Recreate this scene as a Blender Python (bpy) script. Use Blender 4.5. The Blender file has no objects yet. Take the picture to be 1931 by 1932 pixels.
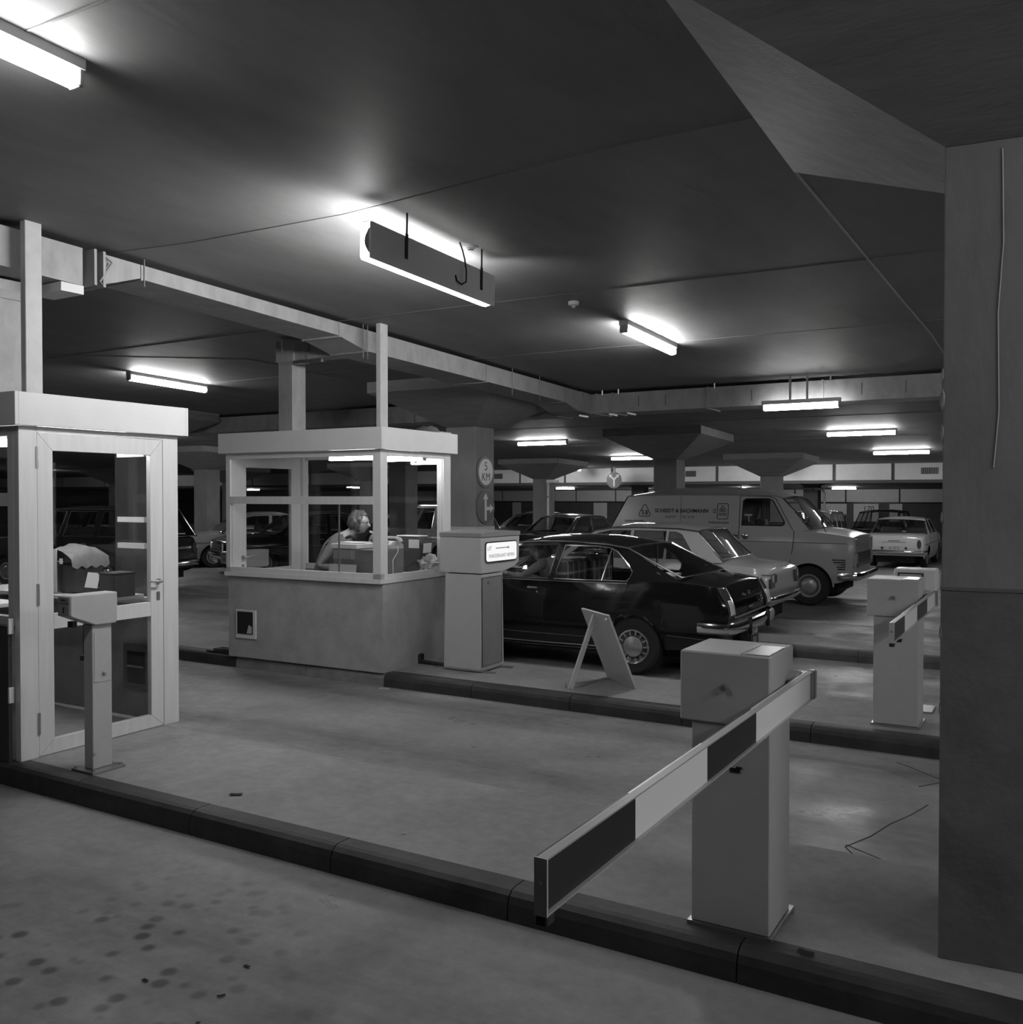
import bpy, bmesh, math, random
from mathutils import Vector, Matrix, Euler
from mathutils.geometry import tessellate_polygon
random.seed(7)
R = math.radians
scene = bpy.context.scene
COL = scene.collection

# ------------------------------------------------------------ camera, world, exposure
EYE = 1.8232
cam_d = bpy.data.cameras.new('camera')
cam_d.sensor_fit = 'HORIZONTAL'
cam_d.sensor_width = 36.0
cam_d.lens = 36.0 * 1752.0 / 1931.0
cam_d.clip_start = 0.05
cam_d.clip_end = 200
cam = bpy.data.objects.new('camera', cam_d)
COL.objects.link(cam)
cam.location = (0, 0, EYE)
cam.rotation_euler = (R(90 - 0.95), 0, R(30.6))
scene.camera = cam
world = bpy.data.worlds.new('world')
scene.world = world
world.use_nodes = True
world.node_tree.nodes['Background'].inputs[0].default_value = (0, 0, 0, 1)
world.node_tree.nodes['Background'].inputs[1].default_value = 0.0
scene.view_settings.view_transform = 'Standard'
scene.view_settings.look = 'None'
scene.view_settings.exposure = 0.0
scene.view_settings.gamma = 1.0
scene.view_settings.use_curve_mapping = False
scene.cycles.max_bounces = 9
scene.cycles.diffuse_bounces = 5
scene.cycles.glossy_bounces = 4
scene.cycles.transparent_max_bounces = 16
scene.cycles.caustics_reflective = False
scene.cycles.caustics_refractive = False
scene.cycles.sample_clamp_indirect = 4.0
TUBE = 78.0            # strength of the fluorescent fittings

K = 0.127              # height of the traffic islands
def ceil(y): return 3.604 - .031*(min(y, 25.) - 3.6) - .021*max(0, y - 25)
def flo(y): return -.011*max(0., y - 15)

# ------------------------------------------------------------ materials (all neutral: the place is recorded in black and white)
MATS = {}
def mat(name, v, rough=.6, metal=0., var=0., scale=6., bump=0., bscale=40., spec=.5, coat=0., stretch=None, streak=None):
    if name in MATS: return MATS[name]
    m = bpy.data.materials.new(name); m.use_nodes = True
    nt = m.node_tree; b = nt.nodes['Principled BSDF']
    b.inputs['Base Color'].default_value = (v, v, v, 1)
    b.inputs['Roughness'].default_value = rough
    b.inputs['Metallic'].default_value = metal
    b.inputs['Specular IOR Level'].default_value = spec
    if coat: b.inputs['Coat Weight'].default_value = coat; b.inputs['Coat Roughness'].default_value = .04
    if var or bump:
        tc = nt.nodes.new('ShaderNodeTexCoord'); src = tc.outputs['Object']
        if stretch:
            mp = nt.nodes.new('ShaderNodeMapping'); mp.inputs['Scale'].default_value = stretch
            nt.links.new(src, mp.inputs[0]); src = mp.outputs[0]
        if var:
            n = nt.nodes.new('ShaderNodeTexNoise'); n.inputs['Scale'].default_value = scale
            n.inputs['Detail'].default_value = 8; n.inputs['Roughness'].default_value = .65
            nt.links.new(src, n.inputs['Vector'])
            r = nt.nodes.new('ShaderNodeMapRange')
            r.inputs['From Min'].default_value = .25; r.inputs['From Max'].default_value = .75
            r.inputs['To Min'].default_value = v*(1 - var); r.inputs['To Max'].default_value = v*(1 + var)
            nt.links.new(n.outputs['Fac'], r.inputs['Value'])
            c = nt.nodes.new('ShaderNodeCombineColor')
            for i in range(3): nt.links.new(r.outputs[0], c.inputs[i])
            nt.links.new(c.outputs[0], b.inputs['Base Color'])
        if bump:
            n2 = nt.nodes.new('ShaderNodeTexNoise'); n2.inputs['Scale'].default_value = bscale; n2.inputs['Detail'].default_value = 5
            nt.links.new(src, n2.inputs['Vector'])
            bp = nt.nodes.new('ShaderNodeBump'); bp.inputs['Strength'].default_value = bump; bp.inputs['Distance'].default_value = .01
            nt.links.new(n2.outputs['Fac'], bp.inputs['Height']); nt.links.new(bp.outputs[0], b.inputs['Normal'])
    MATS[name] = m
    return m

def floor_mat(name, v, tracks, r0=.38, r1=.75):
    """worn concrete: blotches, drips and tyre tracks that run along world x at the given y positions"""
    m = bpy.data.materials.new(name); m.use_nodes = True
    nt = m.node_tree; N = nt.nodes.new; L = nt.links.new; b = nt.nodes['Principled BSDF']
    tc = N('ShaderNodeTexCoord'); P = tc.outputs['Object']
    def noise(scale, vec=P, detail=8, rough=.65):
        n = N('ShaderNodeTexNoise'); n.inputs['Scale'].default_value = scale; n.inputs['Detail'].default_value = detail
        n.inputs['Roughness'].default_value = rough; L(vec, n.inputs['Vector']); return n.outputs['Fac']
    def rng(x, a, b_, c, d):
        r = N('ShaderNodeMapRange'); L(x, r.inputs['Value'])
        for k, q in zip(('From Min', 'From Max', 'To Min', 'To Max'), (a, b_, c, d)): r.inputs[k].default_value = q
        return r.outputs[0]
    def mul(a, b_, op='MULTIPLY'):
        n = N('ShaderNodeMath'); n.operation = op
        for i, q in enumerate((a, b_)):
            if isinstance(q, (int, float)): n.inputs[i].default_value = q
            else: L(q, n.inputs[i])
        return n.outputs[0]
    big = rng(noise(.55), .3, .7, .72, 1.22)
    fine = rng(noise(14), .3, .7, .86, 1.12)
    grain = rng(noise(160, detail=2), .3, .7, .93, 1.07)
    val = mul(mul(mul(big, fine), grain), v)
    sx = N('ShaderNodeSeparateXYZ'); L(P, sx.inputs[0])
    mp = N('ShaderNodeMapping'); mp.inputs['Scale'].default_value = (.5, 2.2, 1); L(P, mp.inputs[0])
    wob = rng(noise(1.1, mp.outputs[0]), .3, .7, -.16, .16)
    dirt = rng(noise(2.6, mp.outputs[0]), .35, .65, .35, 1.0)
    for (ty, w, k) in tracks:
        d = mul(mul(mul(sx.outputs['Y'], wob, 'ADD'), -ty, 'ADD'), 0, 'ADD')
        a = N('ShaderNodeMath'); a.operation = 'ABSOLUTE'; L(d, a.inputs[0])
        t = rng(a.outputs[0], 0, w, k, 0)
        t2 = mul(mul(t, dirt), -1, 'MULTIPLY')
        val = mul(val, mul(t2, 1, 'ADD'))
    vor = N('ShaderNodeTexVoronoi'); vor.inputs['Scale'].default_value = 8.5; L(P, vor.inputs['Vector'])
    drop = rng(vor.outputs['Distance'], .18, .36, .30, 1.0)
    dv = N('ShaderNodeVectorMath'); dv.operation = 'DISTANCE'; L(P, dv.inputs[0]); dv.inputs[1].default_value = (-3.25, 2.1, 0)
    dm = rng(mul(dv.outputs['Value'], mul(noise(1.7), 1.3), 'ADD'), 1.1, 1.75, 1.0, 0.0)
    drop = mul(mul(mul(drop, -1, 'ADD'), dm), 1, 'ADD')
    val = mul(val, drop)
    c = N('ShaderNodeCombineColor')
    for i in range(3): L(val, c.inputs[i])
    L(c.outputs[0], b.inputs['Base Color'])
    L(rng(noise(1.3), .35, .62, r0, r1), b.inputs['Roughness'])
    bp = N('ShaderNodeBump'); bp.inputs['Strength'].default_value = .35; bp.inputs['Distance'].default_value = .008
    L(mul(noise(9), mul(noise(70), .5), 'ADD'), bp.inputs['Height']); L(bp.outputs[0], b.inputs['Normal'])
    MATS[name] = m
    return m

def emit(name, s, v=1.0):
    if name in MATS: return MATS[name]
    m = bpy.data.materials.new(name); m.use_nodes = True
    nt = m.node_tree; nt.nodes.clear()
    e = nt.nodes.new('ShaderNodeEmission'); e.inputs[0].default_value = (v, v, v, 1); e.inputs[1].default_value = s
    o = nt.nodes.new('ShaderNodeOutputMaterial'); nt.links.new(e.outputs[0], o.inputs[0])
    MATS[name] = m
    return m

def glass(name, tint=.92, ior=1.45):
    if name in MATS: return MATS[name]
    m = bpy.data.materials.new(name); m.use_nodes = True
    nt = m.node_tree; nt.nodes.clear()
    t = nt.nodes.new('ShaderNodeBsdfTransparent'); t.inputs[0].default_value = (tint, tint, tint, 1)
    g = nt.nodes.new('ShaderNodeBsdfGlossy'); g.inputs['Roughness'].default_value = .01
    f = nt.nodes.new('ShaderNodeFresnel')
    ge = nt.nodes.new('ShaderNodeNewGeometry'); mr = nt.nodes.new('ShaderNodeMapRange')
    mr.inputs['To Min'].default_value = ior; mr.inputs['To Max'].default_value = 1/ior      # a thin pane reflects alike from both sides
    nt.links.new(ge.outputs['Backfacing'], mr.inputs['Value']); nt.links.new(mr.outputs[0], f.inputs[0])
    x = nt.nodes.new('ShaderNodeMixShader'); o = nt.nodes.new('ShaderNodeOutputMaterial')
    nt.links.new(f.outputs[0], x.inputs[0]); nt.links.new(t.outputs[0], x.inputs[1]); nt.links.new(g.outputs[0], x.inputs[2])
    nt.links.new(x.outputs[0], o.inputs[0])
    MATS[name] = m
    return m

def film(name, v=.75, tr=.55):
    """crumpled clear plastic"""
    m = bpy.data.materials.new(name); m.use_nodes = True
    nt = m.node_tree; nt.nodes.clear()
    t = nt.nodes.new('ShaderNodeBsdfTransparent')
    g = nt.nodes.new('ShaderNodeBsdfPrincipled'); g.inputs['Base Color'].default_value = (v, v, v, 1); g.inputs['Roughness'].default_value = .22
    x = nt.nodes.new('ShaderNodeMixShader'); x.inputs[0].default_value = tr
    o = nt.nodes.new('ShaderNodeOutputMaterial')
    nt.links.new(t.outputs[0], x.inputs[1]); nt.links.new(g.outputs[0], x.inputs[2]); nt.links.new(x.outputs[0], o.inputs[0])
    MATS[name] = m
    return m

conc_ceil = mat('ceiling_concrete', .20, .62, var=.22, scale=2.2, bump=.25, bscale=18, stretch=(1, .35, 1))
conc_col = mat('column_concrete', .25, .78, var=.22, scale=2.6, bump=.22, bscale=22, stretch=(1.5, 1.5, .6))
conc_cap = mat('capital_concrete', .25, .6, var=.2, scale=5.0, bump=.3, bscale=30, stretch=(.6, 2.5, 2.5))
floor_m = floor_mat('lane_concrete', .26, [(6.6, .34, .55), (5.3, .4, .5), (9.1, .3, .45), (10.2, .3, .4), (2.6, .4, .3), (.8, 2.7, .74), (12.2, .5, .3)], .26, .72)
isl_m = floor_mat('island_concrete', .27, [(-50, .1, .1)], .45, .8)
kerb_blk = mat('black_kerb_paint', .035, .55, var=.5, scale=5, bump=.3, bscale=30)
kerb_gry = mat('bare_kerb_concrete', .2, .7, var=.35, scale=5, bump=.3, bscale=30)
booth_wh = mat('booth_light_paint', .76, .38, var=.05, scale=3)
alu = mat('brushed_aluminium_frame', .74, .4, metal=.1, var=.08, scale=20, stretch=(1, 1, .08))
base_conc = mat('booth_base_render', .36, .75, var=.2, scale=4, bump=.25, bscale=30)
grey_pt = mat('light_grey_machine_paint', .50, .42, var=.05, scale=8, bump=.06, bscale=120)
grey_dk = mat('mid_grey_machine_paint', .27, .42, var=.06, scale=8)
white_pt = mat('white_enamel', .80, .3)
black_pt = mat('black_enamel', .022, .35)
rubber = mat('tyre_rubber', .022, .75, bump=.2, bscale=60)
dark_in = mat('dark_recess', .012, .9)
chrome = mat('chrome', .80, .13, metal=1.)
steel = mat('bare_steel', .50, .32, metal=.9)
galv = mat('galvanised_duct', .36, .55, metal=.1, var=.22, scale=7, stretch=(1, 1, .5))
wood = mat('plain_board', .58, .6, var=.12, scale=8, stretch=(8, 8, 1))
wood_dk = mat('board_edge_wood', .34, .6, var=.12, scale=8)
paper = mat('white_paper', .85, .7)
plasticd = mat('dark_plastic', .045, .4)
lens_red = mat('tail_lamp_lens', .075, .12, spec=.8)
lens_wh = mat('clear_lamp_lens', .78, .08, spec=.8)
seat_m = mat('plain_seat_cloth', .10, .8)
pane = glass('clear_pane', .93)
cglass = glass('car_glass', .80, 1.5)
hung_m = emit('hung_lamp_diffuser', TUBE*.72)
tube_m = emit('fluorescent_diffuser', TUBE)
tube_b = emit('booth_fluorescent', TUBE*.62)
film_m = film('clear_plastic_bag')

# ------------------------------------------------------------ mesh kit
class MB:
    def __init__(s): s.bm = bmesh.new()
    def box(s, x0, x1, y0, y1, z0, z1, M=None, bev=0., seg=1):
        vs = [s.bm.verts.new((x, y, z)) for x in (x0, x1) for y in (y0, y1) for z in (z0, z1)]
        F = [(0, 1, 3, 2), (4, 6, 7, 5), (0, 4, 5, 1), (2, 3, 7, 6), (0, 2, 6, 4), (1, 5, 7, 3)]
        fs = [s.bm.faces.new([vs[i] for i in f]) for f in F]
        if M is not None: bmesh.ops.transform(s.bm, matrix=M, verts=vs)
        if bev:
            es = list({e for f in fs for e in f.edges})
            bmesh.ops.bevel(s.bm, geom=es, offset=bev, segments=seg, affect='EDGES', profile=.5)
        return s
    def prism(s, pts, axis, a, b, M=None, bev=0., seg=1):
        def P(u, v, w): return {'x': (w, u, v), 'y': (u, w, v), 'z': (u, v, w)}[axis]
        A = [s.bm.verts.new(P(u, v, a)) for u, v in pts]; B = [s.bm.verts.new(P(u, v, b)) for u, v in pts]
        n = len(pts); fs = [s.bm.faces.new(A[::-1]), s.bm.faces.new(B)]
        for i in range(n): fs.append(s.bm.faces.new((A[i], A[(i+1) % n], B[(i+1) % n], B[i])))
        bmesh.ops.recalc_face_normals(s.bm, faces=fs)
        if M is not None: bmesh.ops.transform(s.bm, matrix=M, verts=A + B)
        if bev:
            es = list({e for f in fs for e in f.edges})
            bmesh.ops.bevel(s.bm, geom=es, offset=bev, segments=seg, affect='EDGES', profile=.5)
        return s
    def tube(s, pts, r, n=8, closed=False, flat=1.):
        pts = [Vector(p) for p in pts]; rings = []
        rs = r if isinstance(r, (list, tuple)) else [r]*len(pts)
        N = len(pts); ref = None
        for i, p in enumerate(pts):
            if closed: t = pts[(i+1) % N] - pts[i-1]
            else: t = pts[min(i+1, N-1)] - pts[max(i-1, 0)]
            if t.length < 1e-9: t = Vector((0, 0, 1))
            t.normalize()
            if ref is None:
                ref = Vector((0, 0, 1)) if abs(t.z) < .9 else Vector((1, 0, 0))
            u = t.cross(ref)
            if u.length < 1e-4: u = t.cross(Vector((0, 1, 0)))
            u.normalize(); v = u.cross(t).normalized(); ref = v
            rings.append([s.bm.verts.new(p + u*math.cos(2*math.pi*k/n)*rs[i] + v*math.sin(2*math.pi*k/n)*rs[i]*flat) for k in range(n)])
        m = N if closed else N - 1
        for i in range(m):
            a, b = rings[i], rings[(i+1) % N]
            for k in range(n): s.bm.faces.new((a[k], a[(k+1) % n], b[(k+1) % n], b[k]))
        if not closed:
            s.bm.faces.new(rings[0][::-1]); s.bm.faces.new(rings[-1])
        return s
    def lathe(s, prof, n=24, M=None):
        rings = []; allv = []
        for r, h in prof:
            if r < 1e-6: v = [s.bm.verts.new((0, 0, h))]
            else: v = [s.bm.verts.new((r*math.cos(2*math.pi*k/n), r*math.sin(2*math.pi*k/n), h)) for k in range(n)]
            rings.append(v); allv += v
        fs = []
        for a, b in zip(rings, rings[1:]):
            for k in range(n):
                j = (k+1) % n
                if len(a) == 1 and len(b) == 1: continue
                if len(a) == 1: fs.append(s.bm.faces.new((a[0], b[k], b[j])))
                elif len(b) == 1: fs.append(s.bm.faces.new((a[k], a[j], b[0])))
                else: fs.append(s.bm.faces.new((a[k], a[j], b[j], b[k])))
        bmesh.ops.recalc_face_normals(s.bm, faces=fs)
        if M is not None: bmesh.ops.transform(s.bm, matrix=M, verts=allv)
        return s
    def quad(s, *p):
        s.bm.faces.new([s.bm.verts.new(q) for q in p]); return s
    def grid(s, rows):
        V = [[s.bm.verts.new(p) for p in r] for r in rows]
        for a, b in zip(V, V[1:]):
            for k in range(len(a)-1): s.bm.faces.new((a[k], a[k+1], b[k+1], b[k]))
        return s
    def build(s, name, m, parent=None, smooth=False, ang=38):
        me = bpy.data.meshes.new(name); s.bm.to_mesh(me); s.bm.free()
        me.materials.append(m)
        if smooth:
            me.polygons.foreach_set('use_smooth', [True]*len(me.polygons)); me.set_sharp_from_angle(angle=R(ang))
        o = bpy.data.objects.new(name, me); COL.objects.link(o)
        if parent is not None: o.parent = parent
        return o

def tag(o, label, cat, group=None):
    o['label'] = label; o['category'] = cat
    if group: o['group'] = group
    return o
def thing(name, label, cat, loc=(0, 0, 0), rz=0., group=None):
    o = bpy.data.objects.new(name, None); COL.objects.link(o); o.empty_display_size = .2
    o.location = loc; o.rotation_euler = (0, 0, rz)
    return tag(o, label, cat, group)
def struct(o): o['kind'] = 'structure'; return o
def copy_tree(o, label=None, loc=None, rz=None):
    def rec(a, par):
        c = a.copy(); COL.objects.link(c); c.parent = par
        for ch in a.children: rec(ch, c)
        return c
    c = rec(o, None)
    if label: c['label'] = label
    if loc: c.location = loc
    if rz is not None: c.rotation_euler = (0, 0, rz)
    return c
def Mx(loc=(0, 0, 0), rot=(0, 0, 0)): return Matrix.Translation(loc) @ Euler([R(a) for a in rot]).to_matrix().to_4x4()
def lerp_tab(tab, x):
    if x <= tab[0][0]: return tab[0][1]
    for (a, va), (b, vb) in zip(tab, tab[1:]):
        if x <= b:
            t = (x-a)/(b-a) if b > a else 0
            return va + (vb-va)*t
    return tab[-1][1]
def smooth_tab(tab, x):
    """monotone-ish cubic through the control points"""
    n = len(tab)
    if x <= tab[0][0]: return tab[0][1]
    if x >= tab[-1][0]: return tab[-1][1]
    for i in range(n-1):
        if x <= tab[i+1][0]:
            x0, y0 = tab[i]; x1, y1 = tab[i+1]; h = x1-x0
            d = (y1-y0)/h
            m0 = d if i == 0 else .5*(d + (y0-tab[i-1][1])/(x0-tab[i-1][0]))
            m1 = d if i == n-2 else .5*(d + (tab[i+2][1]-y1)/(tab[i+2][0]-x1))
            if i > 0 and (y0-tab[i-1][1])*(d) <= 0: m0 = 0
            if i < n-2 and (tab[i+2][1]-y1)*(d) <= 0: m1 = 0
            t = (x-x0)/h
            return (2*t**3-3*t*t+1)*y0 + (t**3-2*t*t+t)*h*m0 + (-2*t**3+3*t*t)*y1 + (t**3-t*t)*h*m1
def text(body, size, m, name, parent, loc, rot, align='CENTER', ext=.001, sx=1., bold=0.):
    cu = bpy.data.curves.new(name, 'FONT'); cu.body = body; cu.size = size; cu.align_x = align; cu.align_y = 'CENTER'
    cu.extrude = ext; cu.offset = bold
    t = bpy.data.objects.new(name, cu); COL.objects.link(t)
    dg = bpy.context.evaluated_depsgraph_get()
    me = bpy.data.meshes.new_from_object(t.evaluated_get(dg))
    bpy.data.objects.remove(t); bpy.data.curves.remove(cu)
    me.materials.clear(); me.materials.append(m)
    o = bpy.data.objects.new(name, me); COL.objects.link(o); o.parent = parent
    o.location = loc; o.rotation_euler = rot; o.scale = (sx, 1, 1)
    return o

# ============================================================ THE HALL
XL, XR, YN, YF = -72., 15., -9., 58.
b = MB(); xs = [XL, -30, -10, 0, XR]; ys = [YN, 0, 6, 15, 30, YF]
b.grid([[(x, y, flo(y)) for x in xs] for y in ys])
floor = struct(b.build('floor', floor_m))
b = MB(); ys = [YN, 3.6, 14, 25, 40, YF]
b.grid([[(x, y, ceil(y)) for x in xs][::-1] for y in ys])
ceiling = struct(b.build('ceiling', conc_ceil))
# pour joints that show on the ceiling
def ceil_strip(name, pts, w, m, parent=ceiling, drop=.004):
    b = MB()
    for (x0, y0), (x1, y1) in zip(pts, pts[1:]):
        d = Vector((x1-x0, y1-y0, 0)).normalized(); n = Vector((-d.y, d.x, 0))*w/2
        P = [Vector((x0, y0, ceil(y0)-drop)) + n, Vector((x1, y1, ceil(y1)-drop)) + n, Vector((x1, y1, ceil(y1)-drop)) - n, Vector((x0, y0, ceil(y0)-drop)) - n]
        Q = [p + Vector((0, 0, drop+.01)) for p in P]
        V = [b.bm.verts.new(p) for p in P + Q]
        for f in ((0, 1, 2, 3), (0, 4, 5, 1), (1, 5, 6, 2), (2, 6, 7, 3), (3, 7, 4, 0)): b.bm.faces.new([V[i] for i in f])
    return b.build(name, m, parent)
jt = mat('pour_joint', .17, .8); jl = mat('pour_joint_light', .42, .7)
ceil_strip('pour_joint', [(-1.235, 5.05), (-1.21, 6.0), (-1.16, 7.9), (-1.1, 9.9), (-1.1, 12)], .014, jl)
ceil_strip('pour_joint', [(-9.5, 4.1), (-7.3, 4.12), (-5.2, 4.42), (-3.85, 4.46), (-2.1, 4.3), (-1.25, 4.3)], .012, jt)
ceil_strip('pour_joint', [(-4.5, 2.15), (-3.2, 2.2), (-1.3, 2.25)], .012, jt)
for y in (6.9, 9.2, 13.5, 16.5, 20.6): ceil_strip('pour_joint', [(-20, y), (-5, y-.06), (-1.2, y+.05), (6, y)], .014, jt)
ceil_strip('pour_joint', [(-10.3, 5.0), (-10.25, 6.8), (-8.4, 8.0), (-8.3, 14)], .014, jt)

wall_m = mat('rear_wall_concrete', .13, .8, var=.2, scale=2)
wall_w = mat('white_wall_panel', .88, .6, var=.06, scale=3)
b = MB(); b.box(XL, XR, YF, YF+.3, -1, 2.6); wb = struct(b.build('wall_back', wall_m))
b = MB(); b.box(XL, XR, YN-.3, YN, -.1, 4.2); struct(b.build('wall_front', wall_m))
b = MB(); b.box(XL-.3, XL, YN, YF, -1, 4.2); struct(b.build('wall_left', wall_m))
b = MB(); b.box(XR, XR+.3, YN, YF, -1, 4.2); struct(b.build('wall_right', wall_m))
# pale panels of the rear wall: a strip under the ceiling and separate boards lower down
x = -44.
while x < 12:
    b = MB(); b.box(x, x+2.9, YF-.06, YF, 1.50, ceil(YF)); b.build('wall_panel', wall_w, wb); x += 3.0
b = MB(); b.box(XL, XR, YF-.08, YF, 1.42, 1.495); b.build('panel_rail', black_pt, wb)
for x0, x1 in ((-34.2, -33.5), (-27.7, -26.7), (-14.4, -13.6), (-12.6, -11.0), (-10.6, -9.2), (-8.6, -7.9), (-5.0, -4.2), (-2.5, -1.4), (-38.5, -37), (-48, -46)):
    b = MB(); b.box(x0, x1, YF-.05, YF, .35, 1.40); b.build('wall_board', wall_w, wb)
text('170', .42, black_pt, 'bay_number', wb, (-9.75, YF-.056, 1.1), (R(90), 0, 0))

# downstand of pale panels across the hall
BY = 30.2
ds = thing('panel_downstand', 'long pale panelled band hanging below the ceiling far behind the van', 'beam', (0, BY, 0))
px_ = [-59.5, -56, -52.5, -49, -45.5, -42, -38.5, -35., -31.5, -28., -24.5, -20.9, -19.2, -17.5, -15.6, -13.7, -11.8, -9.89, -8.0, -6.11, -4.39, -2.65, -.9, .85, 2.6]
for a, c in zip(px_, px_[1:]):
    b = MB(); b.box(a+.05, c-.05, 0, .12, 2.335, ceil(BY)); b.build('panel', wall_w, ds)
    b = MB(); b.box(c-.05, c+.05, .03, .14, 2.335, ceil(BY)); b.build('panel_divider', wall_m, ds)
b = MB(); b.box(-60, 4, .02, .3, 2.24, 2.33); b.build('lower_edge', wall_m, ds)
for a, c in ((-3.6, -3.12), (-10.98, -10.62), (-18.62, -18.26), (-25.5, -25.1)):
    b = MB(); b.box(a, c, -.02, .02, 2.50, 2.69); v = b.build('vent_grille', black_pt, ds)
    b = MB()
    for i in range(8):
        x = a + .03 + (c-a-.06)*i/7; b.box(x-.008, x+.008, -.035, -.015, 2.51, 2.68)
    sl = b.build('grille_bar', grey_dk, v); sl['kind'] = 'stuff'

# ------------------------------------------------------------ columns with spreading capitals
def column(cx, cy, label, w=.25, rz=0., group='mushroom columns of the hall', h=1.03, nd=.57, lip=.15, lift=0., hl=None, bev=.012):
    zb = flo(cy) + lift; zt = ceil(cy); zn = zt - nd
    t = thing('concrete_column', label, 'column', (cx, cy, zb), 0, group)
    M = Matrix.Rotation(rz, 4, 'Z')
    b = MB(); b.box(-w, w, -w, w, 0, zn - zb, M=M, bev=bev); b.build('shaft', conc_col, t)
    b = MB(); c = []
    for sx, sy in ((-1, -1), (1, -1), (1, 1), (-1, 1)):
        p = M @ Vector((sx*w, sy*w, 0))
        top = ceil(cy + sy*h) - zb + .02; hx = hl if (hl and sx < 0) else h
        c.append((b.bm.verts.new((p.x, p.y, zn - zb)), b.bm.verts.new((sx*hx, sy*h, top - .02 - lip)), b.bm.verts.new((sx*hx, sy*h, top))))
    for i in range(4):
        j = (i+1) % 4
        b.bm.faces.new((c[i][0], c[j][0], c[j][1], c[i][1]))
        if lip: b.bm.faces.new((c[i][1], c[j][1], c[j][2], c[i][2]))
    b.bm.faces.new([q[0] for q in c][::-1]); b.bm.faces.new([q[2] for q in c])
    b.build('capital', conc_cap, t)
    return t
colA = column(-.115, 4.03, 'massive rough concrete column close by at the right edge, beside the near barrier', w=.285, rz=R(5.5), nd=.50, lip=.004, lift=K, hl=1.125, bev=.004)
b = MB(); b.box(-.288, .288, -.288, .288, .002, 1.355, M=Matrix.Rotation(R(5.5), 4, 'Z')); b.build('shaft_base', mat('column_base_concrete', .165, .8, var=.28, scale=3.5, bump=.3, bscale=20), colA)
b = MB(); b.box(-.29, .29, -.29, .29, 1.355, 1.368, M=Matrix.Rotation(R(5.5), 4, 'Z')); b.build('pour_joint', jt, colA)
b = MB(); Mr = Matrix.Rotation(R(5.5), 4, 'Z')
b.tube([Mr @ Vector(p) for p in ((-.10, -.2865, 2.93), (-.095, -.2865, 2.6), (-.11, -.2865, 2.35), (-.105, -.2865, 2.0), (-.12, -.2865, 1.8))], .0028, 5); b.build('shaft_crack', jl, colA)
b = MB()
for z, r_ in ((2.05, .02), (1.93, .014), (2.14, .012), (1.62, .010), (1.20, .014), (.92, .012)):
    bmesh.ops.create_icosphere(b.bm, subdivisions=1, radius=r_, matrix=Mr @ Matrix.Translation((-.287, -.284, z)) @ Matrix.Diagonal((.5, .5, 2.2, 1)))
o = b.build('edge_chip', conc_cap, colA); o['kind'] = 'stuff'
colB = column(-7.25, 11.1, 'concrete column carrying the round speed and arrow signs behind the occupied booth', lift=K)
column(-6.95, 18.15, 'concrete column rising behind the van roof, capital spreading above its lettering')
column(-6.75, 25.3, 'distant concrete column above the van cab, white pipe on its right edge')
column(-13.8, 25.3, 'distant concrete column just right of the signed column, downpipe along its edge')
column(-14.41, 11.0, 'concrete column seen through the glass door of the left booth')
column(-13.8, 18.15, 'concrete column seen through the right panes of the occupied booth')
column(-20.7, 18.15, 'dark concrete column above the light saloon parked at far left, nearer of the pair')
column(-27.5, 25.3, 'dark concrete column above the saloon at far left, farther of the pair')
column(-20.7, 25.3, 'concrete column behind the head of the seated woman in the booth')
column(-7.5, 33.4, 'far concrete column beyond the pale band, right of the white pipe')
column(-3.2, 40.5, 'far concrete column above the roof of the white saloon')
column(-13.9, 33.2, 'far concrete column beyond the pale band, left of the van')
column(-.2, 25.3, 'concrete column standing hidden behind the massive near column')
column(-34.3, 25.3, 'far concrete column seen through the upper half of the left booth door')

# pipes fixed to columns
t = thing('drain_pipe', 'thin pale drain pipe running down the right edge of a distant column', 'pipe', (-13.5, 25.02, flo(25)))
b = MB(); b.tube([(0, 0, 0), (0, 0, 2.35)], .035, 8); b.build('pipe', white_pt, t, True)
b = MB(); b.box(-.03, .35, -.05, .05, 2.36, 2.44); b.build('bracket', white_pt, t)
b = MB(); b.lathe([(.05, 0), (.05, .04), (.036, .04)], 10, Mx((0, 0, 1.9))); b.build('collar', grey_dk, t, True)
t = thing('drain_pipe', 'white bent drain pipe dropping beside the column above the van windscreen', 'pipe', (-7.0, 33.02, flo(33)))
b = MB(); b.tube([(0, 0, 0), (0, 0, 2.1), (-.03, 0, 2.2), (-.1, 0, 2.27), (-.2, 0, 2.29), (-.85, 0, 2.31)], .04, 8); b.build('pipe', white_pt, t, True)
b = MB(); b.lathe([(.05, 0), (.05, .05), (.04, .05)], 10, Mx((-.36, 0, 2.297), (0, -90, 0))); b.build('collar', grey_dk, t, True)

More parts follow.
